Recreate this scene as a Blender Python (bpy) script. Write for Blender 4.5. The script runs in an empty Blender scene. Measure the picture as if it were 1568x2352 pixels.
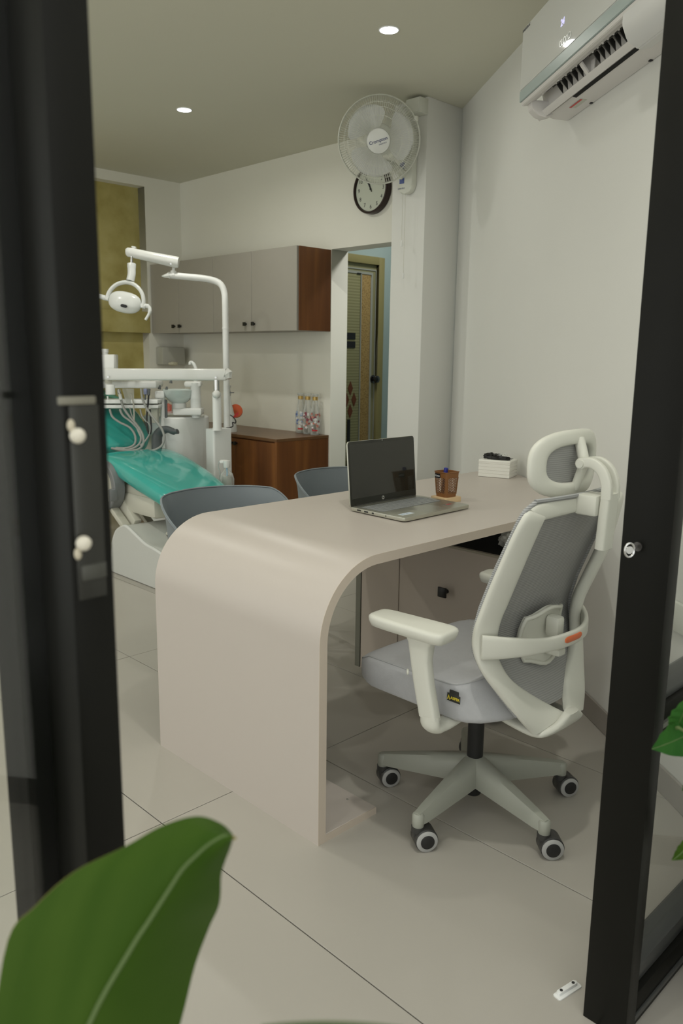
import bpy, bmesh, math, random
import numpy as np
from mathutils import Vector, Matrix
random.seed(7)
C = bpy.context.scene.collection
SC = bpy.context.scene
PI = math.pi
# ------------------------------------------------------------------ camera
# room axes: X runs along the shop front, Y runs into the room, camera stands outside the door at X=Y=0
F, PITCH, ROLL, TC, TA, CH = 1830.4, .19236, -.012427, -.7792, -.1277, 1.32
cp, sp = math.cos(PITCH), math.sin(PITCH); cr_, sr_ = math.cos(ROLL), math.sin(ROLL)
fw = np.array([0, cp, -sp]); r0 = np.array([1., 0, 0]); d0 = np.array([0, -sp, -cp])
M3 = np.array([[math.sin(TC+PI/2), math.cos(TC+PI/2), 0], [math.sin(TC), math.cos(TC), 0], [0, 0, 1]])
RV, DV, FV = M3@(cr_*r0+sr_*d0), M3@(-sr_*r0+cr_*d0), M3@fw
AW = M3@np.array([math.sin(TA), math.cos(TA), 0])          # direction of the oblique right wall
NW = np.array([-AW[1], AW[0], 0])                          # its normal, into the room
cam_d = bpy.data.cameras.new('camera'); cam = bpy.data.objects.new('camera', cam_d); C.objects.link(cam)
cam.matrix_world = Matrix([[RV[0], -DV[0], -FV[0], 0], [RV[1], -DV[1], -FV[1], 0], [RV[2], -DV[2], -FV[2], CH], [0, 0, 0, 1]])
cam_d.sensor_fit = 'VERTICAL'; cam_d.sensor_height = 36; cam_d.sensor_width = 24; cam_d.lens = F/2352*36
cam_d.clip_start = .02
cam_d.dof.use_dof = True; cam_d.dof.focus_distance = 2.5; cam_d.dof.aperture_fstop = 6.5
SC.camera = cam
# ------------------------------------------------------------------ world, lamps, exposure
SC.view_settings.view_transform = 'Standard'; SC.view_settings.look = 'None'
SC.view_settings.gamma = 1; SC.view_settings.use_curve_mapping = False; SC.view_settings.exposure = 0
w = bpy.data.worlds.new('world'); SC.world = w; w.use_nodes = True
w.node_tree.nodes['Background'].inputs[0].default_value = (.97, .98, .93, 1)
w.node_tree.nodes['Background'].inputs[1].default_value = 1.42
def lamp(name, loc, size, power, col=(1, .99, .985), shape='DISK', rot=(0, 0, 0), sy=None, spread=PI):
    d = bpy.data.lights.new(name, 'AREA'); d.shape = shape; d.size = size; d.energy = power; d.color = col; d.spread = spread
    if sy: d.size_y = sy
    o = bpy.data.objects.new(name, d); C.objects.link(o); o.location = loc; o.rotation_euler = rot
    return o
LAMPS = [(2.82, 2.597), (2.856, 4.242), (1.18, 2.60), (1.18, 4.24), (1.18, .90), (-.4, .95), (-.4, 2.6), (-.4, 4.24)]
LP = [1.5, 7.5, 5, 8, 9, 5, 5, 7]
# ------------------------------------------------------------------ pixel ray helpers: a real plane gives each measured point its place
def ray(x, y): return (x-784)/F*RV+(y-1176)/F*DV+FV
O3 = np.array([0, 0, CH])
def az(x, y, z=0): r = ray(x, y); return Vector(O3+r*(z-CH)/r[2])
def ax(x, y, X): r = ray(x, y); return Vector(O3+r*X/r[0])
def ay(x, y, Y): r = ray(x, y); return Vector(O3+r*Y/r[1])
def ad(x, y, d): return Vector(O3+ray(x, y)*d)
W0 = np.array([2.528, 1.185, 0])
def wl(a, off=0, z=0):                                     # point by distance along / off the oblique wall
    p = W0+AW*a+NW*off; return Vector((p[0], p[1], z))
# ------------------------------------------------------------------ materials
def mat(name, col, rough=.5, metal=0, noise=0, scale=20, bump=0, bscale=200, spec=.5, coat=0, trans=0, alpha=1, emit=0, ior=1.45, stretch=None, sheen=0):
    m = bpy.data.materials.new(name); m.use_nodes = True
    n = m.node_tree.nodes; l = m.node_tree.links; b = n['Principled BSDF']
    b.inputs['Base Color'].default_value = (*col, 1); b.inputs['Roughness'].default_value = rough
    b.inputs['Metallic'].default_value = metal; b.inputs['Specular IOR Level'].default_value = spec
    b.inputs['Coat Weight'].default_value = coat; b.inputs['Transmission Weight'].default_value = trans
    b.inputs['Alpha'].default_value = alpha; b.inputs['IOR'].default_value = ior; b.inputs['Sheen Weight'].default_value = sheen
    if emit: b.inputs['Emission Color'].default_value = (*col, 1); b.inputs['Emission Strength'].default_value = emit
    if noise or bump:
        tc = n.new('ShaderNodeTexCoord'); mp = n.new('ShaderNodeMapping'); l.new(tc.outputs['Object'], mp.inputs[0])
        if stretch: mp.inputs['Scale'].default_value = stretch
    if noise:
        t = n.new('ShaderNodeTexNoise'); t.inputs['Scale'].default_value = scale; t.inputs['Detail'].default_value = 6
        l.new(mp.outputs[0], t.inputs[0])
        mx = n.new('ShaderNodeMix'); mx.data_type = 'RGBA'
        mx.inputs[6].default_value = (*[max(0, c*(1-noise)) for c in col], 1); mx.inputs[7].default_value = (*[min(1, c*(1+noise)) for c in col], 1)
        l.new(t.outputs['Fac'], mx.inputs[0]); l.new(mx.outputs[2], b.inputs['Base Color'])
    if bump:
        t = n.new('ShaderNodeTexNoise'); t.inputs['Scale'].default_value = bscale; l.new(mp.outputs[0], t.inputs[0])
        bp = n.new('ShaderNodeBump'); bp.inputs['Strength'].default_value = bump; bp.inputs['Distance'].default_value = .002
        l.new(t.outputs['Fac'], bp.inputs['Height']); l.new(bp.outputs[0], b.inputs['Normal'])
    return m
def ramp_mat(name, cols, scale, stretch, rough=.4, detail=8, distort=0, kind='noise', bump=0):
    m = mat(name, cols[0][1], rough); n = m.node_tree.nodes; l = m.node_tree.links; b = n['Principled BSDF']
    tc = n.new('ShaderNodeTexCoord'); mp = n.new('ShaderNodeMapping'); mp.inputs['Scale'].default_value = stretch
    l.new(tc.outputs['Object'], mp.inputs[0])
    if kind == 'wave':
        t = n.new('ShaderNodeTexWave'); t.inputs['Scale'].default_value = scale; t.inputs['Distortion'].default_value = distort; t.bands_direction = 'Z'
    elif kind == 'voronoi':
        t = n.new('ShaderNodeTexVoronoi'); t.inputs['Scale'].default_value = scale
    else:
        t = n.new('ShaderNodeTexNoise'); t.inputs['Scale'].default_value = scale; t.inputs['Detail'].default_value = detail; t.inputs['Distortion'].default_value = distort
    l.new(mp.outputs[0], t.inputs[0])
    r = n.new('ShaderNodeValToRGB'); e = r.color_ramp.elements
    while len(e) < len(cols): e.new(.5)
    for k, (p, c) in enumerate(cols): e[k].position = p; e[k].color = (*c, 1)
    l.new(t.outputs[0], r.inputs[0]); l.new(r.outputs[0], b.inputs['Base Color'])
    if bump:
        bp = n.new('ShaderNodeBump'); bp.inputs['Strength'].default_value = bump; bp.inputs['Distance'].default_value = .001
        l.new(t.outputs[0], bp.inputs['Height']); l.new(bp.outputs[0], b.inputs['Normal'])
    return m
WALL = mat('cream wall paint', (.80, .79, .71), .75, noise=.02, scale=3, bump=.05, bscale=60)
WALLR = mat('white wall paint', (.70, .70, .665), .7, noise=.02, scale=3, bump=.05, bscale=60)
CEIL = mat('ceiling paint', (.64, .63, .525), .8, noise=.015, scale=2)
BLUE = mat('pale blue wall paint', (.34, .43, .42), .7, noise=.05, scale=4)
TILE = mat('greige vitrified tile', (.425, .402, .358), .34, noise=.05, scale=2.5, spec=.45)
GROUT = mat('dark grout', (.05, .045, .035), .9)
SKIRT = mat('grey brown skirting tile', (.30, .275, .245), .35, noise=.06, scale=6)
OLIVE = ramp_mat('olive stucco wallpaper', [(.3, (.36, .30, .09)), (.55, (.48, .42, .16)), (.8, (.58, .53, .25))], 5, (1, 1, 1), .65, detail=10, bump=.3)
DESK = mat('blush beige laminate', (.535, .485, .44), .38, noise=.01, scale=4)
DESKE = mat('beige edge band', (.57, .495, .415), .45)
DESKI = mat('blush beige laminate carcass', (.56, .49, .42), .45)
BLACK = mat('black metal', (.012, .012, .011), .35)
BLKP = mat('black plastic', (.02, .02, .02), .45)
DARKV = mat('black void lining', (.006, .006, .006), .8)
FRAME = mat('black powder coated aluminium', (.007, .007, .0055), .40, spec=.16, noise=.25, scale=8, bump=.05, bscale=40)
FRAMEM = mat('matt black aluminium', (.010, .010, .009), .7, spec=.06)
FRAME2 = mat('dark grey aluminium bead', (.05, .052, .05), .3)
CHROME = mat('polished steel', (.65, .65, .65), .2, metal=1)
BRASS = mat('brass', (.5, .36, .15), .3, metal=1)
CP = mat('warm light grey plastic', (.67, .67, .60), .42, bump=.04, bscale=500)
CP2 = mat('greenish grey nylon', (.36, .37, .32), .4, bump=.04, bscale=500)
FAB = mat('grey seat fabric', (.46, .465, .48), .85, noise=.06, scale=60, bump=.4, bscale=900, sheen=.3)
MESHM = ramp_mat('grey ribbed mesh fabric', [(.2, (.30, .30, .29)), (.8, (.36, .36, .35))], 60, (1, 1, 1), .8, kind='wave', bump=.5)
MESHE = ramp_mat('ribbed mesh edge', [(.2, (.26, .265, .265)), (.8, (.42, .425, .425))], 60, (1, 1, 1), .8, kind='wave', bump=.5)
ORANGE = mat('orange plastic tag', (.72, .16, .05), .35)
CASTB = mat('charcoal castor plastic', (.045, .045, .043), .35)
CASTR = mat('light grey castor tread', (.42, .42, .41), .5)
GREYS = mat('blue grey moulded plastic', (.20, .23, .25), .42)
WHITE = mat('white gloss plastic', (.76, .78, .76), .22, coat=.3)
WHITEM = mat('white satin plastic', (.80, .81, .79), .4)
WRAP = mat('white arm under plastic film', (.74, .75, .72), .15, bump=.35, bscale=30, coat=.6)
CREAMP = mat('cream coated metal', (.58, .57, .49), .4)
LGREY = mat('light grey plastic', (.20, .21, .215), .4)
DGREY = mat('slate grey rubber', (.13, .14, .145), .5)
TEAL = mat('teal vinyl under clear film', (.045, .40, .35), .18, noise=.12, scale=5, coat=.8, bump=.25, bscale=14)
TUBE = mat('grey silicone hose', (.33, .33, .31), .4)
WALNUT = ramp_mat('walnut laminate', [(.25, (.105, .036, .012)), (.5, (.19, .070, .020)), (.62, (.27, .108, .028)), (.8, (.36, .155, .045))], 3.2, (2.2, 2.2, .12), .4, distort=.4)
WALTOP = mat('walnut laminate top', (.17, .085, .035), .3, noise=.2, scale=5, stretch=(6, 1, 1))
GREIGE = mat('greige cabinet laminate', (.345, .325, .285), .45, noise=.01)
LSIL = mat('pale gold aluminium', (.50, .50, .43), .3, metal=.75)
LBEZ = mat('dark laptop bezel', (.022, .023, .018), .35)
LSCR = mat('laptop glass screen', (.018, .019, .014), .12, coat=.4)
LKEY = mat('silver key caps', (.27, .28, .28), .5)
LKW = mat('keyboard well', (.16, .165, .165), .5)
BROWN = mat('brown basket plastic', (.22, .095, .03), .45)
WOODL = mat('pale wooden base', (.72, .53, .31), .5, noise=.05, scale=30)
BLUEP = mat('blue pen plastic', (.03, .04, .28), .35)
PAPER = mat('white tissue wrap', (.80, .79, .73), .35, bump=.3, bscale=40, coat=.3)
RED = mat('red print', (.55, .03, .03), .5)
GREEN = mat('green plastic', (.01, .32, .03), .4)
PRINTK = mat('black print', (.01, .01, .012), .5)
PRINTB = mat('navy print', (.02, .03, .12), .5)
STRIPB = mat('blue control strip', (.045, .08, .28), .4)
YEL = mat('yellow print', (.75, .60, .05), .5)
WP = mat('white print', (.8, .8, .8), .5)
CLOCKR = mat('dark brown clock rim', (.022, .009, .007), .3)
CLOCKF = mat('pale clock face', (.56, .59, .50), .35)
FANW = mat('ivory fan plastic', (.66, .67, .60), .4)
FANB = mat('white fan blade', (.62, .63, .61), .35)
LEDM = mat('lamp diffuser', (.93, .96, 1), .5, emit=9)
LEDD = mat('lit display', (.65, .62, 1), .5, emit=.8)
ACW = mat('glossy air conditioner panel', (.70, .71, .70), .05, coat=.5, spec=.6)
ACB = mat('silver grey gloss band', (.38, .45, .44), .35)
ACI = mat('air conditioner inner plastic', (.70, .68, .66), .45)
NAVY = mat('navy inner vane', (.008, .009, .035), .4)
VANE = mat('black vane', (.022, .022, .02), .4)
DOORP = ramp_mat('textured tan door panel', [(.15, (.20, .125, .035)), (.6, (.34, .23, .085))], 75, (1, 1, 1), .5, kind='voronoi')
DOORG = ramp_mat('ribbed olive door panel', [(.2, (.20, .19, .09)), (.8, (.27, .26, .135))], 14, (1, 1, 1), .5, kind='wave')
DOORF = mat('olive tan door frame', (.25, .22, .09), .5)
DOORL = mat('pale grey moulding', (.30, .31, .27), .4)
MAROON = mat('maroon diamond inlay', (.12, .035, .012), .5)
GLASSB = mat('clear bottle glass', (.95, .97, .96), .04, trans=1, alpha=1, ior=1.3)
GOLD = mat('gold foil', (.55, .38, .13), .35, metal=.6)
def leafmat(name, c1, c2):
    m = ramp_mat(name, [(.3, c1), (.7, c2)], 4, (1, 7, 1), .5); m.node_tree.nodes['Principled BSDF'].inputs['Specular IOR Level'].default_value = .10; return m
LEAF = leafmat('green leaf', (.024, .060, .004), (.042, .083, .009))
LEAFR = leafmat('dark green leaf', (.012, .07, .012), (.04, .13, .02))
VEIN = mat('pale leaf rib', (.09, .14, .04), .45)
LEDGE = mat('yellowing leaf edge', (.19, .16, .035), .5)
POTM = mat('white glazed pot', (.66, .66, .62), .3)
PINKF = mat('pink flower print', (.62, .22, .16), .5); BLUF = mat('blue flower print', (.08, .14, .42), .5)
MAUF = mat('mauve flower print', (.25, .05, .08), .5)
# thin door glass: real pane, slightly reflective
GL = bpy.data.materials.new('door glass'); GL.use_nodes = True
_n = GL.node_tree.nodes; _l = GL.node_tree.links; _n.clear()
_o = _n.new('ShaderNodeOutputMaterial'); _m = _n.new('ShaderNodeMixShader'); _t = _n.new('ShaderNodeBsdfTransparent'); _g = _n.new('ShaderNodeBsdfGlossy')
_f = _n.new('ShaderNodeLayerWeight'); _f.inputs[0].default_value = .5; _p = _n.new('ShaderNodeMath'); _p.operation = 'POWER'; _p.inputs[1].default_value = 5; _a = _n.new('ShaderNodeMath'); _a.operation = 'MULTIPLY_ADD'; _a.inputs[1].default_value = .9; _a.inputs[2].default_value = .045; _l.new(_f.outputs['Facing'], _p.inputs[0]); _l.new(_p.outputs[0], _a.inputs[0]); _g.inputs['Roughness'].default_value = .02
_t.inputs[0].default_value = (.97, .98, .97, 1); _l.new(_a.outputs[0], _m.inputs[0]); _l.new(_t.outputs[0], _m.inputs[1]); _l.new(_g.outputs[0], _m.inputs[2]); _l.new(_m.outputs[0], _o.inputs[0])
# clear thin film
CLR = bpy.data.materials.new('clear thin plastic'); CLR.use_nodes = True
_n = CLR.node_tree.nodes; _l = CLR.node_tree.links; _n.clear()
_o = _n.new('ShaderNodeOutputMaterial'); _m = _n.new('ShaderNodeMixShader'); _t = _n.new('ShaderNodeBsdfTransparent'); _g = _n.new('ShaderNodeBsdfPrincipled')
_g.inputs['Base Color'].default_value = (.75, .77, .74, 1); _g.inputs['Roughness'].default_value = .12
_lw = _n.new('ShaderNodeLayerWeight'); _lw.inputs[0].default_value = .45
_l.new(_lw.outputs['Facing'], _m.inputs[0]); _l.new(_t.outputs[0], _m.inputs[1]); _l.new(_g.outputs[0], _m.inputs[2]); _l.new(_m.outputs[0], _o.inputs[0])
# ------------------------------------------------------------------ mesh builder
def V(*a): return Vector(a)
def cr(pts, n=6, closed=False):                             # Catmull-Rom resample
    P = [Vector(p) for p in pts]; out = []; N = len(P)
    rng = range(N if closed else N-1)
    for i in rng:
        if closed: a, b, c, d = P[i-1], P[i], P[(i+1) % N], P[(i+2) % N]
        else: b, c = P[i], P[i+1]; a = P[i-1] if i else b*2-c; d = P[i+2] if i+2 < N else c*2-b
        for k in range(n):
            t = k/n; out.append(.5*((2*b)+(c-a)*t+(2*a-5*b+4*c-d)*t*t+(3*b-a-3*c+d)*t**3))
    if not closed: out.append(P[-1])
    return out
class MB:
    def __init__(s): s.b = bmesh.new()
    def face(s, vs):
        try: return s.b.faces.new(vs)
        except ValueError: return None
    def box(s, a, b, bev=0, rot=None, piv=None, seg=2):
        a = Vector(a); b = Vector(b); c = (a+b)/2; d = b-a
        m = Matrix.Translation(c) @ Matrix.Diagonal((*[abs(x) for x in d], 1))
        if rot is not None: m = Matrix.Translation(Vector(piv) if piv else c) @ rot.to_4x4() @ Matrix.Translation(-(Vector(piv) if piv else c)) @ m
        r = bmesh.ops.create_cube(s.b, size=1, matrix=m)
        if bev:
            es = {e for v in r['verts'] for e in v.link_edges}
            bmesh.ops.bevel(s.b, geom=list(es), offset=bev, segments=seg, affect='EDGES', profile=.5, clamp_overlap=True)
        return s
    def fbox(s, o, u, v, w, bev=0, seg=2):                  # box from corner o with edge vectors
        o, u, v, w = map(Vector, (o, u, v, w))
        P = [o, o+u, o+u+v, o+v, o+w, o+u+w, o+u+v+w, o+v+w]; q = [s.b.verts.new(p) for p in P]
        fs = [s.face([q[i] for i in f]) for f in ((0, 3, 2, 1), (4, 5, 6, 7), (0, 1, 5, 4), (1, 2, 6, 5), (2, 3, 7, 6), (3, 0, 4, 7))]
        if bev:
            es = {e for x in q for e in x.link_edges}
            bmesh.ops.bevel(s.b, geom=list(es), offset=bev, segments=seg, affect='EDGES', profile=.5, clamp_overlap=True)
        return s
    def loft(s, secs, closed=True, caps=True, loop=False):
        R = [[s.b.verts.new(p) for p in sec] for sec in secs]; n = len(R[0])
        pairs = list(zip(R, R[1:]))+([(R[-1], R[0])] if loop else [])
        for a, b in pairs:
            for i in range(n if closed else n-1):
                j = (i+1) % n; s.face([a[i], a[j], b[j], b[i]])
        if caps and closed and not loop: s.face(R[0][::-1]); s.face(R[-1])
        return s
    def tube(s, pts, r, n=10, closed=False, caps=True, ell=None, up=None):
        P = [Vector(p) for p in pts]; N = len(P); secs = []; prev = None
        for i, p in enumerate(P):
            if closed: t = P[(i+1) % N]-P[i-1]
            else: t = P[min(i+1, N-1)]-P[max(i-1, 0)]
            t.normalize()
            if prev is None:
                ref = Vector(up) if up else (Vector((0, 0, 1)) if abs(t.z) < .9 else Vector((1, 0, 0)))
                u = (ref-t*ref.dot(t)).normalized()
            else: u = (prev-t*prev.dot(t)).normalized()
            if up is not None:
                ref = Vector(up); q = ref-t*ref.dot(t)
                if q.length > .05: u = q.normalized()
            prev = u; v = t.cross(u); rr = r[i] if isinstance(r, (list, tuple)) else r
            e = ell or (1, 1)
            secs.append([p+(u*math.cos(k*2*PI/n)*e[0]+v*math.sin(k*2*PI/n)*e[1])*rr for k in range(n)])
        return s.loft(secs, caps=caps, loop=closed)
    def cyl(s, a, b, r, r2=None, n=20, bev=0):
        a, b = Vector(a), Vector(b)
        if bev:
            d = (b-a).normalized(); return s.tube([a, a+d*bev, b-d*bev, b], [r-bev, r, r, r-bev], n=n)
        return s.tube([a, b], [r, r if r2 is None else r2], n=n)
    def lathe(s, prof, o, axis=(0, 0, 1), n=28, a0=0, a1=2*PI, caps=True):
        o = Vector(o); ax_ = Vector(axis).normalized(); ref = Vector((1, 0, 0)) if abs(ax_.x) < .9 else Vector((0, 1, 0))
        u = (ref-ax_*ref.dot(ax_)).normalized(); v = ax_.cross(u)
        secs = [[o+ax_*h+(u*math.cos(k*2*PI/n)+v*math.sin(k*2*PI/n))*max(r, 1e-5) for k in range(n)] for r, h in prof]
        return s.loft(secs, caps=caps)
    def prism(s, poly, o, u, v, w, bev=0, seg=2):           # polygon (a,b) in plane o+u*a+v*b, swept by vector w
        o, u, v, w = map(Vector, (o, u, v, w))
        A = [s.b.verts.new(o+u*a+v*b) for a, b in poly]; B = [s.b.verts.new(x.co+w) for x in A]; n = len(A)
        s.face(A[::-1]); s.face(B)
        for i in range(n): s.face([A[i], A[(i+1) % n], B[(i+1) % n], B[i]])
        if bev:
            es = [e for x in A for e in x.link_edges if e.other_vert(x) in A]+[e for x in B for e in x.link_edges if e.other_vert(x) in B]
            bmesh.ops.bevel(s.b, geom=list(set(es)), offset=bev, segments=seg, affect='EDGES', profile=.5, clamp_overlap=True)
        return s
    def grid(s, fn, nu, nv, th=0, closed_u=False):          # surface fn(a,b) a,b in 0..1, optional thickness along normals
        P = [[Vector(fn(i/(nu if closed_u else nu-1), j/(nv-1))) for j in range(nv)] for i in range(nu)]
        A = [[s.b.verts.new(p) for p in row] for row in P]
        def nrm(i, j):
            a = P[(i+1) % nu if closed_u else min(i+1, nu-1)][j]-P[i-1 if closed_u else max(i-1, 0)][j]
            b = P[i][min(j+1, nv-1)]-P[i][max(j-1, 0)]; q = a.cross(b); return q.normalized() if q.length > 1e-12 else Vector((0, 0, 1))
        R = range(nu if closed_u else nu-1)
        for i in R:
            for j in range(nv-1): s.face([A[i][j], A[(i+1) % nu][j], A[(i+1) % nu][j+1], A[i][j+1]])
        if th:
            B = [[s.b.verts.new(P[i][j]-nrm(i, j)*th) for j in range(nv)] for i in range(nu)]
            for i in R:
                for j in range(nv-1): s.face([B[i][j], B[i][j+1], B[(i+1) % nu][j+1], B[(i+1) % nu][j]])
                for j in (0, nv-1): s.face([A[i][j], A[(i+1) % nu][j], B[(i+1) % nu][j], B[i][j]])
            if not closed_u:
                for i in (0, nu-1):
                    for j in range(nv-1): s.face([A[i][j], A[i][j+1], B[i][j+1], B[i][j]])
        return s
    def sphere(s, c, r, n=14, scale=(1, 1, 1), rot=None):
        m = Matrix.Translation(Vector(c)) @ (rot.to_4x4() if rot is not None else Matrix()) @ Matrix.Diagonal((*scale, 1))
        bmesh.ops.create_uvsphere(s.b, u_segments=n, v_segments=max(6, n//2), radius=r, matrix=m); return s
def ring(pts, ax_u, ax_v): pass
OFF = {}
def finish(bm, name, m, smooth=38):
    bmesh.ops.remove_doubles(bm, verts=bm.verts, dist=1e-6)
    bmesh.ops.recalc_face_normals(bm, faces=bm.faces)
    ca = math.cos(math.radians(smooth))
    for f in bm.faces: f.smooth = True
    for e in bm.edges:
        if len(e.link_faces) == 2 and e.link_faces[0].normal.dot(e.link_faces[1].normal) < ca: e.smooth = False
    me = bpy.data.meshes.new(name); bm.to_mesh(me); bm.free(); me.materials.append(m); return me
def link(name, me, parent=None, loc=None):
    o = bpy.data.objects.new(name, me); C.objects.link(o)
    if parent is not None: o.parent = parent; OFF[o] = OFF[parent]+(loc or Vector()); o.location = loc or (0, 0, 0)
    else: o.location = loc or (0, 0, 0); OFF[o] = Vector(loc or (0, 0, 0))
    return o
def ob(name, mb, m, parent=None, smooth=38, kind=None):
    b = mb.b; off = OFF[parent] if parent is not None else None
    if off is None:
        lo = [min(v.co[i] for v in b.verts) for i in range(3)]; hi = [max(v.co[i] for v in b.verts) for i in range(3)]
        off = Vector(((lo[0]+hi[0])/2, (lo[1]+hi[1])/2, lo[2]))
    for v in b.verts: v.co -= off
    me = finish(b, name, m, smooth)
    o = bpy.data.objects.new(name, me); C.objects.link(o); OFF[o] = off
    if parent is not None: o.parent = parent
    else: o.location = off
    if kind: o['kind'] = kind
    return o
def tag(o, label, cat=None, group=None):
    o['label'] = label
    if cat: o['category'] = cat
    if group: o['group'] = group
    return o
def thing(name, label, cat, loc, group=None):
    o = bpy.data.objects.new(name, None); C.objects.link(o); o.location = loc; o.empty_display_size = .1
    OFF[o] = Vector(loc); return tag(o, label, cat, group)
def struct(name, mb, m, parent=None):
    o = ob(name, mb, m, parent); 
    if parent is None: o['kind'] = 'structure'
    return o
def text(s, size, o, u, v, m, parent, name='lettering', ext=.0004, align='CENTER', bold=0):
    cu = bpy.data.curves.new(name, 'FONT'); cu.body = s; cu.size = size; cu.extrude = ext; cu.align_x = align; cu.align_y = 'CENTER'; cu.offset = bold
    t = bpy.data.objects.new(name, cu); C.objects.link(t)
    dg = bpy.context.evaluated_depsgraph_get(); me = bpy.data.meshes.new_from_object(t.evaluated_get(dg))
    bpy.data.objects.remove(t); u = Vector(u).normalized(); v = Vector(v).normalized(); n = u.cross(v)
    off = OFF[parent]; mt = Matrix([[u.x, v.x, n.x, 0], [u.y, v.y, n.y, 0], [u.z, v.z, n.z, 0], [0, 0, 0, 1]])
    me.transform(Matrix.Translation(Vector(o)-off) @ mt); me.materials.clear(); me.materials.append(m)
    ob_ = bpy.data.objects.new(name, me); C.objects.link(ob_); ob_.parent = parent; OFF[ob_] = off; return ob_
def rrect(w, h, r, n=5):                                    # rounded rectangle outline centred on 0
    out = []
    for cx, cy, a in ((w/2-r, h/2-r, 0), (-w/2+r, h/2-r, 90), (-w/2+r, -h/2+r, 180), (w/2-r, -h/2+r, 270)):
        for k in range(n+1): t = math.radians(a+90*k/n); out.append((cx+r*math.cos(t), cy+r*math.sin(t)))
    return out
# ================================================================== THE SETTING
HC = 2.73
floor_sub = struct('floor', MB().box((-1.9, -1.9, -.06), (5.6, 6.8, -.003)), GROUT)
tile_me = None
for i in range(-5, 9):
    for j in range(-3, 5):
        x0, y0 = 1.098-.594*3+.594*i+.594*2, 1.828-1.2145*1+1.2145*j
        if x0 > 5.3 or x0 < -1.85 or y0 > 6.2 or y0 < -1.88: continue
        if tile_me is None:
            mb = MB().box((.0015, .0015, -.012), (.5925, 1.213, 0), bev=.0008, seg=1); tile_me = finish(mb.b, 'tile', TILE)
        o = bpy.data.objects.new('tile', tile_me); C.objects.link(o); o.parent = floor_sub; o.location = V(x0, y0, 0)-OFF[floor_sub]
struct('ceiling', MB().box((-1.9, .50, HC), (5.6, 6.5, HC+.1)), CEIL)
# far wall with the doorway (X = 3.986)
XF, YD0, YD1, HD = 3.986, 3.30, 4.165, 2.05
struct('wall_far', MB().box((XF, YD1, 0), (XF+.16, 6.3, HC)).box((XF, YD0, HD), (XF+.16, YD1, HC)), WALL)
# column between the doorway and the oblique wall
struct('wall_column', MB().box((3.642, 3.05, 0), (XF+.16, YD0, HC), bev=.004), WALLR)
# left wall with the recessed niche (Y = 6.01)
mb = MB().box((3.645, 6.01, 0), (XF+.16, 6.3, HC)).box((-1.9, 6.01, 2.655), (3.645, 6.3, HC)).box((-1.9, 6.01, 0), (1.9, 6.3, 2.655))
struct('wall_left', mb, WALL)
struct('trim_1', MB().box((1.9, 6.11, 0), (3.645, 6.16, 2.655)), OLIVE)
struct('trim_2', MB().box((1.9, 5.995, 1.495), (3.652, 6.11, 1.668), bev=.004), OLIVE)
# oblique right wall
a, b = wl(-3.2), wl(2.335)
struct('wall_right', MB().fbox(wl(-3.2, 0, 0), b-a, V(*(-NW*.12)), V(0, 0, HC)), WALLR)
a, b = wl(-3.2, .0015), wl(2.33, .0015)
bb = struct('baseboard_right', MB().fbox(wl(-3.2, 0, 0), b-a, V(*(NW*.008)), V(0, 0, .082), bev=.001, seg=1), GROUT)
for k in range(6):
    ob('skirting_tile', MB().fbox(wl(-2.1+k*.66, .001, .001), V(*(AW*.656)), V(*(NW*.0095)), V(0, 0, .083), bev=.001, seg=1), SKIRT, bb)
# unseen sides of the room and shop front, so the light bounces as indoors
struct('wall_near', MB().box((-1.9, .5, 2.5), (-1.8, 6.3, HC)).box((-1.9, .5, 0), (-1.8, .7, 2.5)).box((-1.9, 3.3, 0), (-1.8, 3.5, 2.5)).box((-1.9, 6.0, 0), (-1.8, 6.3, 2.5)), WALL)  # unseen wall cut down to posts to let extra daylight in
struct('wall_front', MB().box((-1.9, .50, 2.35), (2.6, .68, HC)), WALL)
# passage beyond the doorway
struct('wall_passage', MB().box((XF+.16, 4.5, 0), (4.44, 4.62, HC)).box((4.44, 4.5, 2.07), (4.86, 4.62, HC)).box((4.86, 4.5, 0), (5.6, 4.62, HC)).box((5.5, 3.0, 0), (5.6, 4.5, HC)).box((XF+.16, 2.9, 0), (5.6, 3.0, HC)), BLUE)
lamp('passage_fill', (4.75, 3.75, HC-.05), .3, 9, (1, .99, .93))  # added fill light, no fitting behind it, brightens the passage door
# ------------------------------------------------------------------ passage door
dr = thing('door_1', 'x', None, (4.6, 4.5, 0)); dr['kind'] = 'structure'; del dr['label']
Yp = 4.5
ob('door_frame', MB().box((4.815, Yp-.02, 0), (4.878, Yp+.1, 2.095), bev=.004).box((4.2, Yp-.02, 2.035), (4.815, Yp+.1, 2.095), bev=.004), DOORF, dr)
lf = ob('door_leaf', MB().box((4.2, Yp+.010, .01), (4.8135, Yp+.045, 2.033)), mat('olive door leaf', (.24, .23, .12), .5), dr)
ob('edge_moulding', MB().box((4.2, Yp+.004, 1.99), (4.808, Yp+.012, 2.0)).box((4.80, Yp+.004, .02), (4.808, Yp+.012, 1.99)), DOORL, lf)
ob('door_panel', MB().box((4.642, Yp+.006, .1), (4.745, Yp+.012, 1.955), bev=.002), DOORP, lf)
ob('door_panel', MB().box((4.2, Yp+.006, .1), (4.628, Yp+.012, 1.955), bev=.002), DOORG, lf)
ob('moulding', MB().box((4.63, Yp+.001, .1), (4.64, Yp+.012, 1.96)).box((4.747, Yp+.001, .1), (4.765, Yp+.012, 1.975)).box((4.2, Yp+.001, 1.957), (4.747, Yp+.012, 1.975)), DOORL, lf)
for z in (1.455, 1.39): ob('black_plate', MB().box((4.3, Yp+.0, z-.0), (4.575, Yp+.006, z+.05)), PRINTK, lf)
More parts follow.
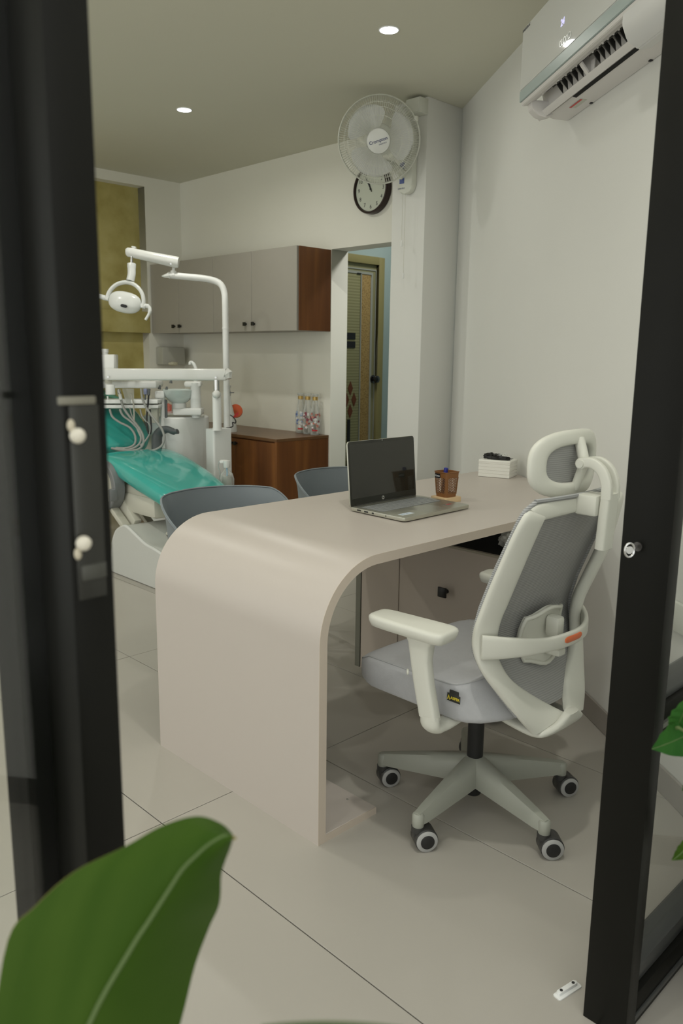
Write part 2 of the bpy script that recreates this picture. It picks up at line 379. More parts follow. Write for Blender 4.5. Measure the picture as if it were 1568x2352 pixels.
def dia(cx, cz, a=.027, b=.055): return MB().prism([(0, b), (a, 0), (0, -b), (-a, 0)], (cx, Yp+.001, cz), (1, 0, 0), (0, 0, 1), (0, .005, 0))
for cx, cz in ((4.53, 1.075), (4.572, .985), (4.53, .895), (4.488, .985)): ob('diamond_inlay', dia(cx, cz), MAROON, lf)
ob('black_strip', MB().box((4.50, Yp+.0, .12), (4.53, Yp+.006, .83)), PRINTK, lf)
ob('closer', MB().box((4.585, Yp-.004, 1.953), (4.625, Yp+.01, 1.962)), PRINTK, lf)
kb = ob('door_knob', MB().lathe([(.0, 0), (.03, 0), (.034, .006), (.03, .014), (.012, .016), (.012, .03), (.024, .034), (.03, .046), (.027, .06), (.012, .068), (0, .069)], (4.785, Yp+.008, 1.145), (0, -1, 0)), mat('black glazed knob', (.008, .008, .009), .12, coat=1), lf)
ob('hook', MB().cyl(ay(770, 576, 4.165), ay(770, 576, 4.165)+V(0, -.03, 0), .008, n=10), WHITEM, OFF and None) if False else None
# ------------------------------------------------------------------ downlights (two in view; their twins light the rest of the room)
def downlight(x, y, lab, vis=True):
    t = thing('ceiling_downlight', lab, 'ceiling light', (x, y, HC), 'round recessed ceiling downlights')
    ob('trim_ring', MB().lathe([(.030, 0), (.046, -.001), (.047, -.003), (.044, -.005), (.031, -.004)], (x, y, HC), caps=False, n=36), WHITEM, t)
    ob('diffuser', MB().lathe([(0, 0), (.040, 0), (.040, -.0052), (0, -.0056)], (x, y, HC), n=36), LEDM, t)
    return t
for k, (x, y) in enumerate(LAMPS):
    lamp('lamp', (x, y, HC-.012), .08, LP[k] if 'LP' in globals() else 11, (1, .985, .90), spread=math.radians(170))
downlight(*LAMPS[0], 'round lit ceiling downlight nearer the white air conditioner')
downlight(*LAMPS[1], 'round lit ceiling downlight farther away, toward the dental unit corner')
# ================================================================== DESK
X0, Y0, Y1, HT, TH = 1.348, 1.441, 2.236, .79, .028
R0 = .215
def arc_profile():
    out = [(X0, 0)]
    for k in range(17):
        t = k/16*PI/2; out.append((X0+R0-R0*math.cos(t), HT-R0+R0*math.sin(t)))
    return out
desk = thing('reception_desk', 'blush beige waterfall desk with a large rounded front corner', 'desk', (2.1, 1.84, 0))
xe0, xe1 = 2.723-.002, 3.325-.002                           # end cut along the oblique wall
pr = arc_profile(); inn = [(X0+TH, 0)]+[(X0+R0-(R0-TH)*math.cos(k/16*PI/2), HT-R0+(R0-TH)*math.sin(k/16*PI/2)) for k in range(17)]
mb = MB(); secs = []
for (a, b), (c, d) in zip(pr, inn):
    secs.append([V(a, Y0, b), V(c, Y0, d), V(c, Y1, d), V(a, Y1, b)])
secs.append([V(xe0, Y0, HT), V(xe0, Y0, HT-TH), V(xe1, Y1, HT-TH), V(xe1, Y1, HT)])
mb.loft(secs); ob('waterfall_panel', mb, DESK, desk, smooth=25)
# edge band on the near and far faces
for yy, dy in ((Y0, -.0012), (Y1, .0012)):
    mb = MB(); secs = []
    e = xe0 if dy < 0 else xe1
    for (a, b), (c, d) in zip(pr+[(e, HT)], inn+[(e, HT-TH)]):
        secs.append([V(a, yy, b), V(c, yy, d), V(c, yy+dy, d), V(a+.0004, yy+dy, b)])
    mb.loft(secs); ob('edge_band', mb, DESKE, desk, smooth=25)
ob('base_plate', MB().fbox((X0+TH, Y0+.002, 0), (.205, 0, 0), (0, .45, 0), (0, 0, .022), bev=.0008, seg=1), DESK, desk)
ob('base_edge', MB().box((X0+TH, Y0-.0012, 0), (X0+TH+.205, Y0+.0018, .021)), DESKE, desk)
p = az(798, 1836, .022)
ob('screw', MB().lathe([(0, 0), (.0045, 0), (.0045, .0012), (0, .001)], (p.x, p.y, .022), n=12), CHROME, desk)
# drawer pedestal under the desk
XC = 2.295
ped = thing('drawer_pedestal', 'blush beige drawer pedestal beneath the desk top with a black square knob', 'cabinet', (2.6, 1.86, 0))
def pend(y): return 2.528+(y-1.185)*AW[0]/AW[1]-.012        # wall line
ya, yb = 1.521, 2.215
H1 = .640
ob('carcass', MB().prism([(XC+.018, ya), (pend(ya), ya), (pend(yb), yb), (XC+.018, yb)], (0, 0, .03), (1, 0, 0), (0, 1, 0), (0, 0, H1-.045)), DESKI, ped)
ob('door', MB().box((XC, ya+.002, .035), (XC+.018, 1.994, H1-.006), bev=.001, seg=1), DESKI, ped)
sp_ = ob('side_panel', MB().box((XC, 1.998, .035), (XC+.018, 2.20, H1+.12), bev=.001, seg=1), DESKI, ped)
ob('metal_edge', MB().box((XC-.002, 2.203, .035), (XC+.018, yb+.016, .70), bev=.001, seg=1), mat('grey edge profile', (.22, .22, .18), .4, metal=.3), ped)
kn = ob('knob', MB().box((XC-.030, 1.742, .447), (XC-.022, 1.780, .485), bev=.002).cyl((XC-.023, 1.758, .466), (XC, 1.758, .466), .008, n=12), BLACK, ped)
ob('rim', MB().box((XC-.002, ya, H1-.006), (XC+.014, yb, H1+.002)).fbox((XC, ya, H1-.006), (pend(ya)-XC, 0, 0), (0, .014, 0), (0, 0, .008)), mat('pale cut edge', (.40, .36, .28), .5), ped)
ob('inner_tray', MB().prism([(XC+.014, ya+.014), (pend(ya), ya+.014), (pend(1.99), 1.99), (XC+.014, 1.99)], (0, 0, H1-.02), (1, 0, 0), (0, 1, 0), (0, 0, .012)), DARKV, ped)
ob('foot', MB().cyl((XC+.04, 2.17, 0), (XC+.04, 2.17, .032), .022, bev=.003), DGREY, ped)
ob('foot', MB().cyl((XC+.04, ya+.06, 0), (XC+.04, ya+.06, .032), .022, bev=.003), DGREY, ped)
ob('foot', MB().cyl((XC+.34, 1.8, 0), (XC+.34, 1.8, .032), .022, bev=.003), DGREY, ped)
# crumpled clear bag in the gap
rb = random.Random(4); c = ax(1171, 1236, 2.43)
mb = MB(); mb.sphere((0, 0, 0), 1, n=22)
for v in mb.b.verts:
    f = 1+.22*math.sin(v.co.x*7+v.co.z*5)*math.cos(v.co.y*8)+rb.uniform(-.10, .10)
    v.co = c+V(v.co.x*.050*f, v.co.y*.030*f, v.co.z*.034*f)
bag = ob('plastic_bag', mb, mat('crumpled clear film', (.75, .75, .70), .2, bump=1, bscale=60, alpha=.85), smooth=15)
tag(bag, 'crumpled clear plastic bag in the dark gap under the desk top', 'bag')
# ================================================================== OFFICE CHAIR
cx, cy = 1.83, 1.275
ch = thing('office_chair', 'high-back office chair with grey mesh back, grey seat and five castors', 'chair', (cx, cy, 0))
st = ob('gas_lift', MB().tube([(cx, cy, .038), (cx, cy, .042), (cx, cy, .43)], [.021, .0235, .0245], n=28), BLKP, ch)
# star base
base = MB()
base.lathe([(.024, .075), (.036, .08), (.042, .10), (.04, .145), (.034, .158), (.0245, .158)], (cx, cy, 0), n=40, caps=False)
ANG = [41+72*k for k in range(5)]
for k, adeg in enumerate(ANG):
    t = math.radians(adeg); d = V(math.cos(t), math.sin(t), 0); q = V(-d.y, d.x, 0)
    secs = []
    for f in np.linspace(0, 1, 9):
        r = .018+.278*f; wd = .036*(1-f)+.017*f; zt = .160-.055*f**1.1+.002; zb = (.085*(1-f)+.072*f)
        if f > .97: wd *= .8
        tw = wd*.45
        secs.append([V(cx, cy, 0)+d*r+q*x+V(0, 0, z) for x, z in ((-wd, zb), (wd, zb), (wd*.98, zt-.022), (tw+.003, zt-.002), (0, zt), (-tw-.003, zt-.002), (-wd*.98, zt-.022))])
    base.loft(secs)
    e = V(cx, cy, 0)+d*.288; base.tube([e+V(0, 0, .062), e+V(0, 0, .066), e+V(0, 0, .098), e+V(0, 0, .104)], [.014, .0165, .017, .013], n=20)
ob('star_base', base, CP2, ch, smooth=50)
CANG = {0: 215, 1: 200, 2: 200, 3: 200, 4: 200}
for k, adeg in enumerate(ANG):
    t = math.radians(adeg); e = V(cx, cy, 0)+V(math.cos(t), math.sin(t), 0)*.288
    # wheel axle direction: wheels face roughly the camera side
    ad_ = math.radians([250, 243, 238, 228, 240][k]); axd = V(math.cos(ad_), math.sin(ad_), 0); fwd = V(-axd.y, axd.x, 0)
    wc = e-fwd*-.019; wc.z = .031
    h = ob('castor', MB().cyl(e+V(0, 0, .050), e+V(0, 0, .0655), .0185, n=20).tube([wc-axd*.024, wc-axd*.022, wc+axd*.022, wc+axd*.024], [.029, .0325, .0325, .029], n=26).fbox(e-axd*.012-fwd*.014+V(0, 0, .025), axd*.024, fwd*.034, V(0, 0, .032), bev=.004), CASTB, ch)
    wv = ob('wheel', MB().tube([wc-axd*.0295+V(0, 0, -.001), wc-axd*.027+V(0, 0, -.001), wc-axd*.018+V(0, 0, -.001)], [.026, .0300, .0300], n=28), CASTR, h)
    ob('wheel', MB().tube([wc+axd*.0295+V(0, 0, -.001), wc+axd*.027+V(0, 0, -.001), wc+axd*.018+V(0, 0, -.001)], [.026, .0300, .0300], n=28), CASTR, h)
    ob('wheel_hub', MB().tube([wc+axd*.028, wc+axd*.0315, wc+axd*.0325], [.0195, .0195, .017], n=24), BLKP, h); ob('wheel_hub', MB().tube([wc-axd*.028, wc-axd*.0315, wc-axd*.0325], [.0195, .0195, .017], n=24), BLKP, h)
# seat cushion
SX = .255
def seat_pt(a, b):
    pass
mb = MB(); secs = []; NS = 26
def seat_half(f):   # half width along depth f 0(back)..1(front)
    return SX*(1-.14*max(0, (f-.8)/.2)**2)*(1 if f > .24 else max(.03, 1-((.24-f)/.24)**2.4)**.55)
ys0, ys1 = 1.088, 1.548
prof = []
for i in range(NS+1):
    f = i/NS; g = .5-.5*math.cos(PI*f)           # denser ends
    y = ys0+(ys1-ys0)*g; hw = seat_half(g)
    zt = .492-.010*g+(.020*max(0, (.2-g)/.2)**1.5)-.030*max(0, (g-.82)/.18)**2
    zb = .378+.016*max(0, (.15-g)/.15)+.022*max(0, (g-.85)/.15)
    endr = min(1, math.sqrt(max(0, 1-max(0, (g-.93)/.07)**2))) if g > .93 else (math.sqrt(max(0, 1-((.05-g)/.05)**2)) if g < .05 else 1)
    zm = (zt+zb)/2; zt2 = zm+(zt-zm)*max(endr, .12); zb2 = zm+(zb-zm)*max(endr, .12); hw2 = hw*(.88+.12*endr)
    sec = []
    for k in range(32):
        t = 2*PI*k/32; c_, s_ = math.cos(t), math.sin(t); ex = .29
        xx = hw2*math.copysign(abs(c_)**ex, c_); zz = (zt2-zm)*math.copysign(abs(s_)**ex, s_) if s_ > 0 else (zm-zb2)*math.copysign(abs(s_)**(ex), s_)
        dish = -.010*math.exp(-(xx/.14)**2)*math.sin(PI*min(1, g*1.1)) if s_ > .3 else 0
        sec.append(V(cx+xx, y+(.045*max(0, (.3-g)/.3)*(zz/(zt-zm)-.2)), zm+zz+dish))
    secs.append(sec)
mb.loft(secs)
seat = ob('seat', mb, FAB, ch, smooth=60)
# piping round the top edge of the seat
pp = []
for i in range(2, NS-1):
    s_ = secs[i]; pp.append((max(s_, key=lambda p: (p.z-.6*(cx-p.x if False else 0)+(-(p.x-cx))*.55))).copy()+V(-.001, 0, .0005))
pr2 = [V(2*cx-p.x, p.y, p.z) for p in pp]
PIP = mat('stitched piping', (.42, .425, .43), .8); ob('piping', MB().tube(pp, .0022, n=6), PIP, seat); ob('piping', MB().tube(pr2, .0022, n=6), PIP, seat)
# label tag on the left side of the seat
px_ = cx-seat_half(.3)-.0025
o1 = ax(1042, 1604, px_); tg = ob('label_tag', MB().box((px_-.0015, o1.y-.021, o1.z-.0105), (px_, o1.y+.021, o1.z+.0105), bev=.0006).box((px_-.001, o1.y-.014, o1.z+.009), (px_+.002, o1.y+.014, o1.z+.020)), mat('charcoal woven tag', (.03, .03, .025), .7), seat)
text('ASPER', .0105, V(px_-.0018, o1.y-.005, o1.z-.0005), (0, -1, 0), (0, 0, 1), YEL, tg, bold=.0002)
ob('tag_logo', MB().prism([(-.004, -.006), (-.0015, -.006), (.001, .002), (.003, -.006), (.006, -.006), (.001, .0075)], (px_-.0018, o1.y+.0165, o1.z-.0005), (0, -1, 0), (0, 0, 1), (-.0004, 0, 0)), YEL, tg)
# mechanism under the seat
ob('tilt_mechanism', MB().box((cx-.075, cy-.10, .375), (cx+.075, cy+.13, .41), bev=.012).box((cx-.04, cy-.05, .355), (cx+.04, cy+.05, .38), bev=.008), BLKP, ch)
# armrests
def arm(sx, px, yo=0):
    s = -1 if sx < 0 else 1
    A = ob('armrest', None or (lambda mb: mb)(MB()), CP, ch) if False else None
    x0 = px
    mb = MB()
    # upright
    secs = []
    for z, y, w_, d_, xx in ((.625, 1.232, .024, .050, 0), (.60, 1.236, .018, .036, 0), (.56, 1.235, .0155, .030, 0), (.50, 1.226, .0150, .029, .002), (.44, 1.212, .0150, .029, .004), (.405, 1.205, .0150, .029, .006)):
        secs.append([V(x0-s*xx+u*w_, y+v*d_+yo, z) for u, v in [(math.copysign(abs(math.cos(t))**.45, math.cos(t)), math.copysign(abs(math.sin(t))**.45, math.sin(t))) for t in [2*PI*k/20 for k in range(20)]]])
    mb.loft(secs)
    A = ob('armrest_post', mb, CP, ch, smooth=50)
    # lower bend under the seat
    pts = cr([V(x0-s*.006, 1.205+yo, .412), V(x0-s*.008, 1.203+yo, .385), V(x0-s*.035, 1.20+yo, .372), V(x0-s*.12, 1.20+yo, .378)], 5)
    ob('armrest_bracket', MB().tube(pts, [.030]*6+[.029]*4+[.026]*(len(pts)-10), n=18, ell=(.55, 1.0), up=(-s, 0, .3)), CP, A, smooth=50)
    ob('height_button', MB().cyl((x0+s*-.014*0+(-.016 if s < 0 else .016), 1.262+yo, .520), (x0+(-.020 if s < 0 else .020), 1.266+yo, .520), .008, bev=.002, n=14), CP, A)
    return A
armL = arm(-1, 1.515); armR = arm(1, 2.085)
def pad(px, py, rot, parent):
    rr = Matrix.Rotation(math.radians(rot), 3, 'Z')
    poly = []
    for a in range(40):
        t = 2*PI*a/40; c_, s_ = math.cos(t), math.sin(t)
        x = .046*math.copysign(abs(c_)**.36, c_); y = .122*math.copysign(abs(s_)**.30, s_); x *= 1-.10*(y/.122)
        poly.append((x, y))
    secs = []
    for z, k in ((.624, .80), (.627, .90), (.640, .985), (.648, 1.0), (.653, .985), (.6565, .93), (.658, .82)):
        secs.append([V(px, py, z)+rr@V(x*(1-(1-k)*1.4) if k < 1 else x, y*(1-(1-k)*.5), 0) for x, y in poly])
    return ob('armrest_pad', MB().loft(secs), CP, parent, smooth=50)
pad(1.505, 1.262, 4, armL); pad(2.066, 1.312, 5, armR)
# ---- backrest frame
def bkY(z):
    zs = [.361, .407, .47, .532, .583, .635, .709, .818, .946, .969, 1.0]; ys = [1.008, 1.021, 1.055, 1.089, 1.112, 1.116, 1.097, 1.056, 1.001, .992, .980]
    return float(np.interp(z, zs, ys))
def mir(P): return [V(2*cx-p[0], p[1], p[2]) for p in P]
def ribbon(O, I, th, n=5, k=4, up=V(0, 1, 0)):
    """rounded strip between outer curve O and inner curve I, th thick toward the front"""
    Oc, Ic = cr(O, n), cr(I, n); secs = []
    for a, b in zip(Oc, Ic):
        u = (b-a); L = u.length; u.normalize(); nn = (up-u*up.dot(u)).normalized(); m = (a+b)/2; s = []
        for q in range(16):
            t = 2*PI*q/16; c_, s_ = math.cos(t), math.sin(t)
            s.append(m+u*(L/2*math.copysign(abs(c_)**.55, c_))+nn*(th/2*math.copysign(abs(s_)**.7, s_)))
        secs.append(s)
    return secs
Lx = cx-.243
side_O = [ax(*q) for q in ((1228, 1166, 1.640), (1206, 1192, 1.594), (1150, 1310, 1.587), (1113, 1400, 1.587), (1093, 1460, 1.587), (1095, 1505, 1.589), (1118, 1553, 1.60), (1160, 1606, 1.635), (1203, 1658, 1.675), (1228, 1690, 1.71))]
side_I = [ax(*q) for q in ((1262, 1182, 1.685), (1248, 1210, 1.655), (1210, 1300, 1.645), (1180, 1370, 1.645), (1155, 1430, 1.645), (1146, 1480, 1.645), (1150, 1515, 1.65), (1175, 1560, 1.68), (1225, 1597, 1.75), (1300, 1637, 1.825))]
bf = MB(); sh_ = lambda P: [p+V(0, .010, 0) for p in P]
bf.loft(ribbon(sh_(side_O), sh_(side_I), .026)); sr = lambda P: [p-V(0, max(-.006, .012*min(1, (p.z-.55)/.15)) if p.z < .90 else -.004, 0) for p in P]
bf.loft(ribbon(sr(mir(side_O)), sr(mir(side_I)), .034))
zt = .990
topO = [V(cx-.215, 1.006, .972), V(cx-.185, 1.003, .981), V(cx-.10, .998, .985), V(cx, .995, .986), V(cx+.10, .998, .985), V(cx+.185, 1.003, .981), V(cx+.215, 1.006, .972)]
topI = [V(cx-.190, .999, .938), V(cx-.165, .996, .940), V(cx-.10, .992, .942), V(cx, .989, .943), V(cx+.10, .992, .942), V(cx+.165, .996, .940), V(cx+.190, .999, .938)]
bf.loft(ribbon(topO, topI, .02))
backf = ob('back_frame', bf, CP, ch, smooth=55)
# keel joining both sides and hooking forward under the seat
mb = MB(); kp = cr([V(cx, .975, .405), V(cx, .985, .372), V(cx, 1.02, .353), V(cx, 1.08, .356), V(cx, 1.17, .372)], 6); secs = []
for i, p in enumerate(kp):
    f = i/(len(kp)-1); hw = .025+.080*min(1, f*2.6); 
    t = (kp[min(i+1, len(kp)-1)]-kp[max(i-1, 0)]).normalized(); nn = V(1, 0, 0).cross(t).normalized(); th_ = .012+.004*f
    secs.append([p+V(1, 0, 0)*hw*math.copysign(abs(math.cos(q))**.5, math.cos(q))+nn*th_*math.copysign(abs(math.sin(q))**.7, math.sin(q)) for q in [2*PI*z/20 for z in range(20)]])
mb.loft(secs); ob('back_bracket', mb, CP, backf, smooth=55)
# mesh sheet, bulging rearward a little between the frame sides
def msh(a, b):
    z = .415+(.985-.415)*b
    hw = float(np.interp(z, [.36, .407, .47, .532, .583, .818, .93, .98], [.12, .152, .188, .220, .234, .236, .234, .228]))
    if z > .955: hw -= .035*((z-.955)/.03)**2
    t = (a-.5)*2
    return V(cx+hw*t, bkY(z)+.017-.020*(1-t*t), z)
ob('back_mesh', MB().grid(msh, 25, 37, th=.006), MESHM, ch, smooth=60)
edg = [msh(0, b) for b in np.linspace(.0, 1, 34)]; edr = [msh(1, b) for b in np.linspace(.0, 1, 34)]; tp = [msh(a, 1)+V(0, 0, .003) for a in np.linspace(0, 1, 14)]
ob('mesh_edge', MB().tube(edg, .0062, n=10).tube(edr, .0062, n=10).tube(tp, .0055, n=10), MESHE, ch, smooth=60)
# lumbar belt sweeping behind the mesh
def belt(t, dz=0):
    y = bkY(.62)-.014-.105*(1-abs(t)**2.3); z = .600-.008*t+dz; return V(cx+(.243)*t, y, z)
secs = []
for t in np.linspace(-1, 1, 31):
    hh = .033 if t < -.8 else .033-.013*min(1, (t+.8)/.9); hh = max(hh, .0195) if t < .75 else .0195
    hh = .0195+.0135*max(0, (abs(t)-.35)/.65)**1.2
    p = belt(t); tn = (belt(min(1, t+.02))-belt(max(-1, t-.02))).normalized(); nn = V(0, 0, 1).cross(tn).normalized()
    secs.append([p+V(0, 0, 1)*hh*math.copysign(abs(math.sin(q))**.45, math.sin(q))+nn*.0075*math.copysign(abs(math.cos(q))**.7, math.cos(q)) for q in [2*PI*z/18 for z in range(18)]])
belt_o = ob('lumbar_belt', MB().loft(secs), CP, ch, smooth=50)
secs = []
for t in np.linspace(-.13, .22, 11):
    p = belt(t)+V(0, -.0085, .003); hh = .0088 if -.12 < t < .21 else .005
    tn = (belt(t+.02)-belt(t-.02)).normalized(); nn = V(0, 0, 1).cross(tn).normalized()
    secs.append([p+V(0, 0, 1)*hh*math.copysign(abs(math.sin(q))**.6, math.sin(q))+nn*.0022*math.cos(q) for q in [2*PI*z/12 for z in range(12)]])
ob('orange_tag', MB().loft(secs), ORANGE, belt_o, smooth=50)
# lumbar pad between belt and mesh
def lum(a, b):
    t = (a-.5)*2; s = (b-.5)*2
    x = cx+.012+.098*t*(1-.12*s*s); z = .590+.068*s+.014*math.cos(PI*t)*(-.8 if s < 0 else .6)
    return V(x, 1.075+.018*t*t-.012*s*s, z)
lp = ob('lumbar_pad', MB().grid(lum, 17, 13, th=.012), CP, ch, smooth=60)
rim = [lum(a, 0) for a in np.linspace(0, 1, 10)]+[lum(1, b) for b in np.linspace(.1, 1, 8)]+[lum(a, 1) for a in np.linspace(.9, 0, 10)]+[lum(0, b) for b in np.linspace(.9, .1, 7)]
ob('lumbar_rim', MB().tube(rim, .006, n=8, closed=True), CP, lp, smooth=60)
ob('lumbar_stem', MB().box((cx-.002, 1.028, .59), (cx+.034, 1.07, .648), bev=.010), CP, lp); ob('lumbar_stem', MB().box((cx-.002, 1.02, .54), (cx+.034, 1.07, .56), bev=.006), CP, lp)
# headrest post: flat bar with a forked hooked top
mb = MB()
def bar(xa, xb, path, th0):
    pc = cr(path, 5); s = []
    for i, p in enumerate(pc):
        t = (pc[min(i+1, len(pc)-1)]-pc[max(i-1, 0)]).normalized(); nn = V(1, 0, 0).cross(t).normalized(); th = th0 if not callable(th0) else th0(i/(len(pc)-1))
        xm, hw = (xa+xb)/2, (xb-xa)/2
        s.append([V(xm+hw*math.copysign(abs(math.cos(q))**.4, math.cos(q)), p.y, p.z)+nn*th*math.copysign(abs(math.sin(q))**.4, math.sin(q)) for q in [2*PI*z/18 for z in range(18)]])
    return s
mb.loft(bar(cx-.027, cx+.027, [V(0, .920, .858), V(0, .918, .90), V(0, .915, .96), V(0, .912, 1.0)], .0135))
for xa, xb in ((cx-.027, cx-.011), (cx+.011, cx+.027)):
    mb.loft(bar(xa, xb, [V(0, .912, .985), V(0, .914, 1.02), V(0, .928, 1.052), V(0, .955, 1.070), V(0, .985, 1.068)], lambda f: .0135-.001*f))
    mb.cyl((xa, .985, 1.066), (xb, .985, 1.066), .0145, bev=.002, n=20)
post = ob('headrest_post', mb, CP, ch, smooth=50)
ob('pivot_pin', MB().cyl((cx-.031, .985, 1.066), (cx+.031, .985, 1.066), .010, n=18), CP, post)
ob('post_clamp', MB().box((cx-.035, .930, .940), (cx+.035, .988, .992), bev=.006), CP, post)
# headrest: curved oval frame with mesh
hc = V(cx+.006, 1.020, 1.062)
def hr(t, s):   # t -1..1 across, s -1..1 up
    return hc+V(.158*t, .036*t*t*1.15+.020*s*s*.4-.006, .086*s+.006*s*t*0-.0)
def hloop(k, n=44):
    out = []
    for i in range(n):
        q = 2*PI*i/n; c_, s_ = math.cos(q), math.sin(q); out.append((k[0]*math.copysign(abs(c_)**.72, c_), k[1]*math.copysign(abs(s_)**.72, s_)))
    return out
secs = []
oo, ii = hloop((1, 1)), hloop((.70, .56))
for (a, b), (c_, d_) in zip(oo, ii):
    P, Q = hr(a, b), hr(c_, d_); m = (P+Q)/2; u = Q-P; L = u.length; u.normalize(); nn = (V(0, -1, 0)-u*V(0, -1, 0).dot(u)).normalized()
    secs.append([m+u*(L/2*math.copysign(abs(math.cos(q))**.6, math.cos(q)))+nn*(.012*math.copysign(abs(math.sin(q))**.8, math.sin(q))) for q in [2*PI*z/14 for z in range(14)]])
hf = ob('headrest_frame', MB().loft(secs, loop=True), CP, ch, smooth=60)
ob('headrest_mesh', MB().grid(lambda a, b: hr((a-.5)*2*.80, (b-.5)*2*.68)+V(0, .006, 0), 16, 10, th=.004), MESHM, ch, smooth=60)
ob('headrest_stem', MB().tube(cr([hr(.05, .72)+V(0, -.004, 0), hr(.02, .45)+V(0, -.012, 0), V(cx, .988, 1.068)], 4), .0145, n=14, ell=(1, .9)), CP, hf, smooth=50)
ob('headrest_stem', MB().tube(cr([V(cx, .988, 1.064), hr(.0, -.4)+V(0, -.012, 0), hr(.02, -.75)+V(0, -.004, 0)], 4), .014, n=12, ell=(1, .8)), CP, hf, smooth=50)
# ================================================================== THINGS ON THE DESK
ZT = HT
lap = thing('laptop', 'open laptop with a dark blank screen and pale silver keyboard deck on the desk', 'laptop', (2.13, 1.80, ZT))
lc = V(1.936, 1.667, 0); lu = V(1, .022, 0).normalized(); lv = V(.03, 1, 0).normalized(); LW, LD = .366, .262
def lq(a, b, z): return V(lc.x, lc.y, 0)+lu*a+lv*b+V(0, 0, z)
def frm(poly, z0, z1, bev, mb=None): return (mb or MB()).prism(poly, V(lc.x, lc.y, z0), lu, lv, (0, 0, z1-z0), bev=bev)
body = [(x+LW/2, y+LD/2) for x, y in rrect(LW, LD, .012)]
ob('base', frm(body, ZT+.004, ZT+.016, .002), LSIL, lap)
ob('rubber_foot', MB().fbox(lq(.02, .02, ZT), lu*.32, lv*.012, (0, 0, .005)), BLKP, lap); ob('rubber_foot', MB().fbox(lq(.02, LD-.03, ZT), lu*.32, lv*.012, (0, 0, .005)), BLKP, lap)
ob('keyboard_well', MB().fbox(lq(.022, .118, ZT+.0158), lu*.322, lv*.108, (0, 0, .0006)), LKW, lap)
kme = None
for r in range(6):
    nk = [15, 14, 14, 13, 12, 10][r]; wk = .318/nk
    for q in range(nk):
        a0, b0 = .0235+q*wk, .2085-r*.0178
        if kme is None or True:
            pass
        mbk = MB().fbox(V(0, 0, 0), lu*(wk-.003), lv*.0145, V(0, 0, .0014), bev=.0005, seg=1)
        key = (round(wk, 4))
        if 'KM' not in globals(): KM = {}
        if key not in KM: KM[key] = finish(mbk.b, 'key', LKEY)
        else: mbk.b.free()
        o = bpy.data.objects.new('key', KM[key]); C.objects.link(o); o.parent = lap; o.location = lq(a0, b0, ZT+.0163)-OFF[lap]
ob('touchpad', MB().fbox(lq(.125, .012, ZT+.0158), lu*.125, lv*.083, (0, 0, .0005)), mat('touchpad silver', (.40, .40, .345), .3, metal=.6), lap)
ob('barcode_sticker', MB().fbox(lq(.028, .032, ZT+.0159), lu*.062, lv*.024, (0, 0, .0004)), mat('pale label sticker', (.62, .68, .74), .5), lap)
ob('sticker_print', MB().fbox(lq(.034, .044, ZT+.0163), lu*.02, lv*.003, (0, 0, .0002)).fbox(lq(.058, .044, ZT+.0163), lu*.024, lv*.003, (0, 0, .0002)), mat('grey blue print', (.2, .3, .45), .5), lap)
ob('sticker', MB().fbox(lq(.300, .050, ZT+.0159), lu*.024, lv*.012, (0, 0, .0004)), mat('red sticker', (.4, .08, .08), .4), lap)
ob('sticker', MB().fbox(lq(.275, .050, ZT+.0159), lu*.020, lv*.012, (0, 0, .0004)), mat('grey sticker', (.18, .18, .17), .4), lap)
for b0, wd in ((.205, .018), (.170, .018), (.142, .009)): ob('port', MB().fbox(lq(-.0006, b0, ZT+.0075), lu*.002, lv*wd, (0, 0, .005)), BLKP, lap)
ob('port', MB().cyl(lq(-.0006, .085, ZT+.010), lq(.002, .085, ZT+.010), .0022, n=10), BLKP, lap)
# lid, tilted a little back
tl = math.radians(5.5); lw = V(0, 0, 1)*math.cos(tl)+lv*math.sin(tl); ln = lu.cross(lw)      # ln points toward -v (the user)
hb = lq(.002, LD-.004, ZT+.010); LH = .232; LWI = LW-.004
lidp = [(x+LWI/2, y+LH/2) for x, y in rrect(LWI, LH, .010)]
ld = ob('lid', MB().prism(lidp, hb, lu, lw, -ln*.0055, bev=.001), LSIL, lap)
ob('bezel', MB().prism([(x*.994+LWI/2, y*.991+LH/2) for x, y in rrect(LWI, LH, .010)], hb, lu, lw, ln*.0012, bev=.0004), LBEZ, ld)
ob('screen', MB().fbox(hb+lu*.008+lw*.031+ln*.0011, lu*(LWI-.016), lw*(LH-.042), ln*.0004), LSCR, ld)
lg = hb+lu*(LWI*.475)+lw*.019+ln*.0012
lo = ob('logo_disc', MB().cyl(lg, lg+ln*.0005, .0068, n=24), mat('silver logo', (.55, .55, .52), .3, metal=.5), ld)
text('hp', .0095, lg+ln*.0008+lw*.0006, lu, lw, BLKP, lo)
cw = hb+lu*(LWI*.5)+lw*(LH-.005)+ln*.0012; ob('webcam', MB().cyl(cw, cw+ln*.0004, .0018, n=10), CHROME, ld)
ob('hinge', MB().cyl(lq(.03, LD-.004, ZT+.0155), lq(LW-.03, LD-.004, ZT+.0155), .0045, n=12), LBEZ, lap)
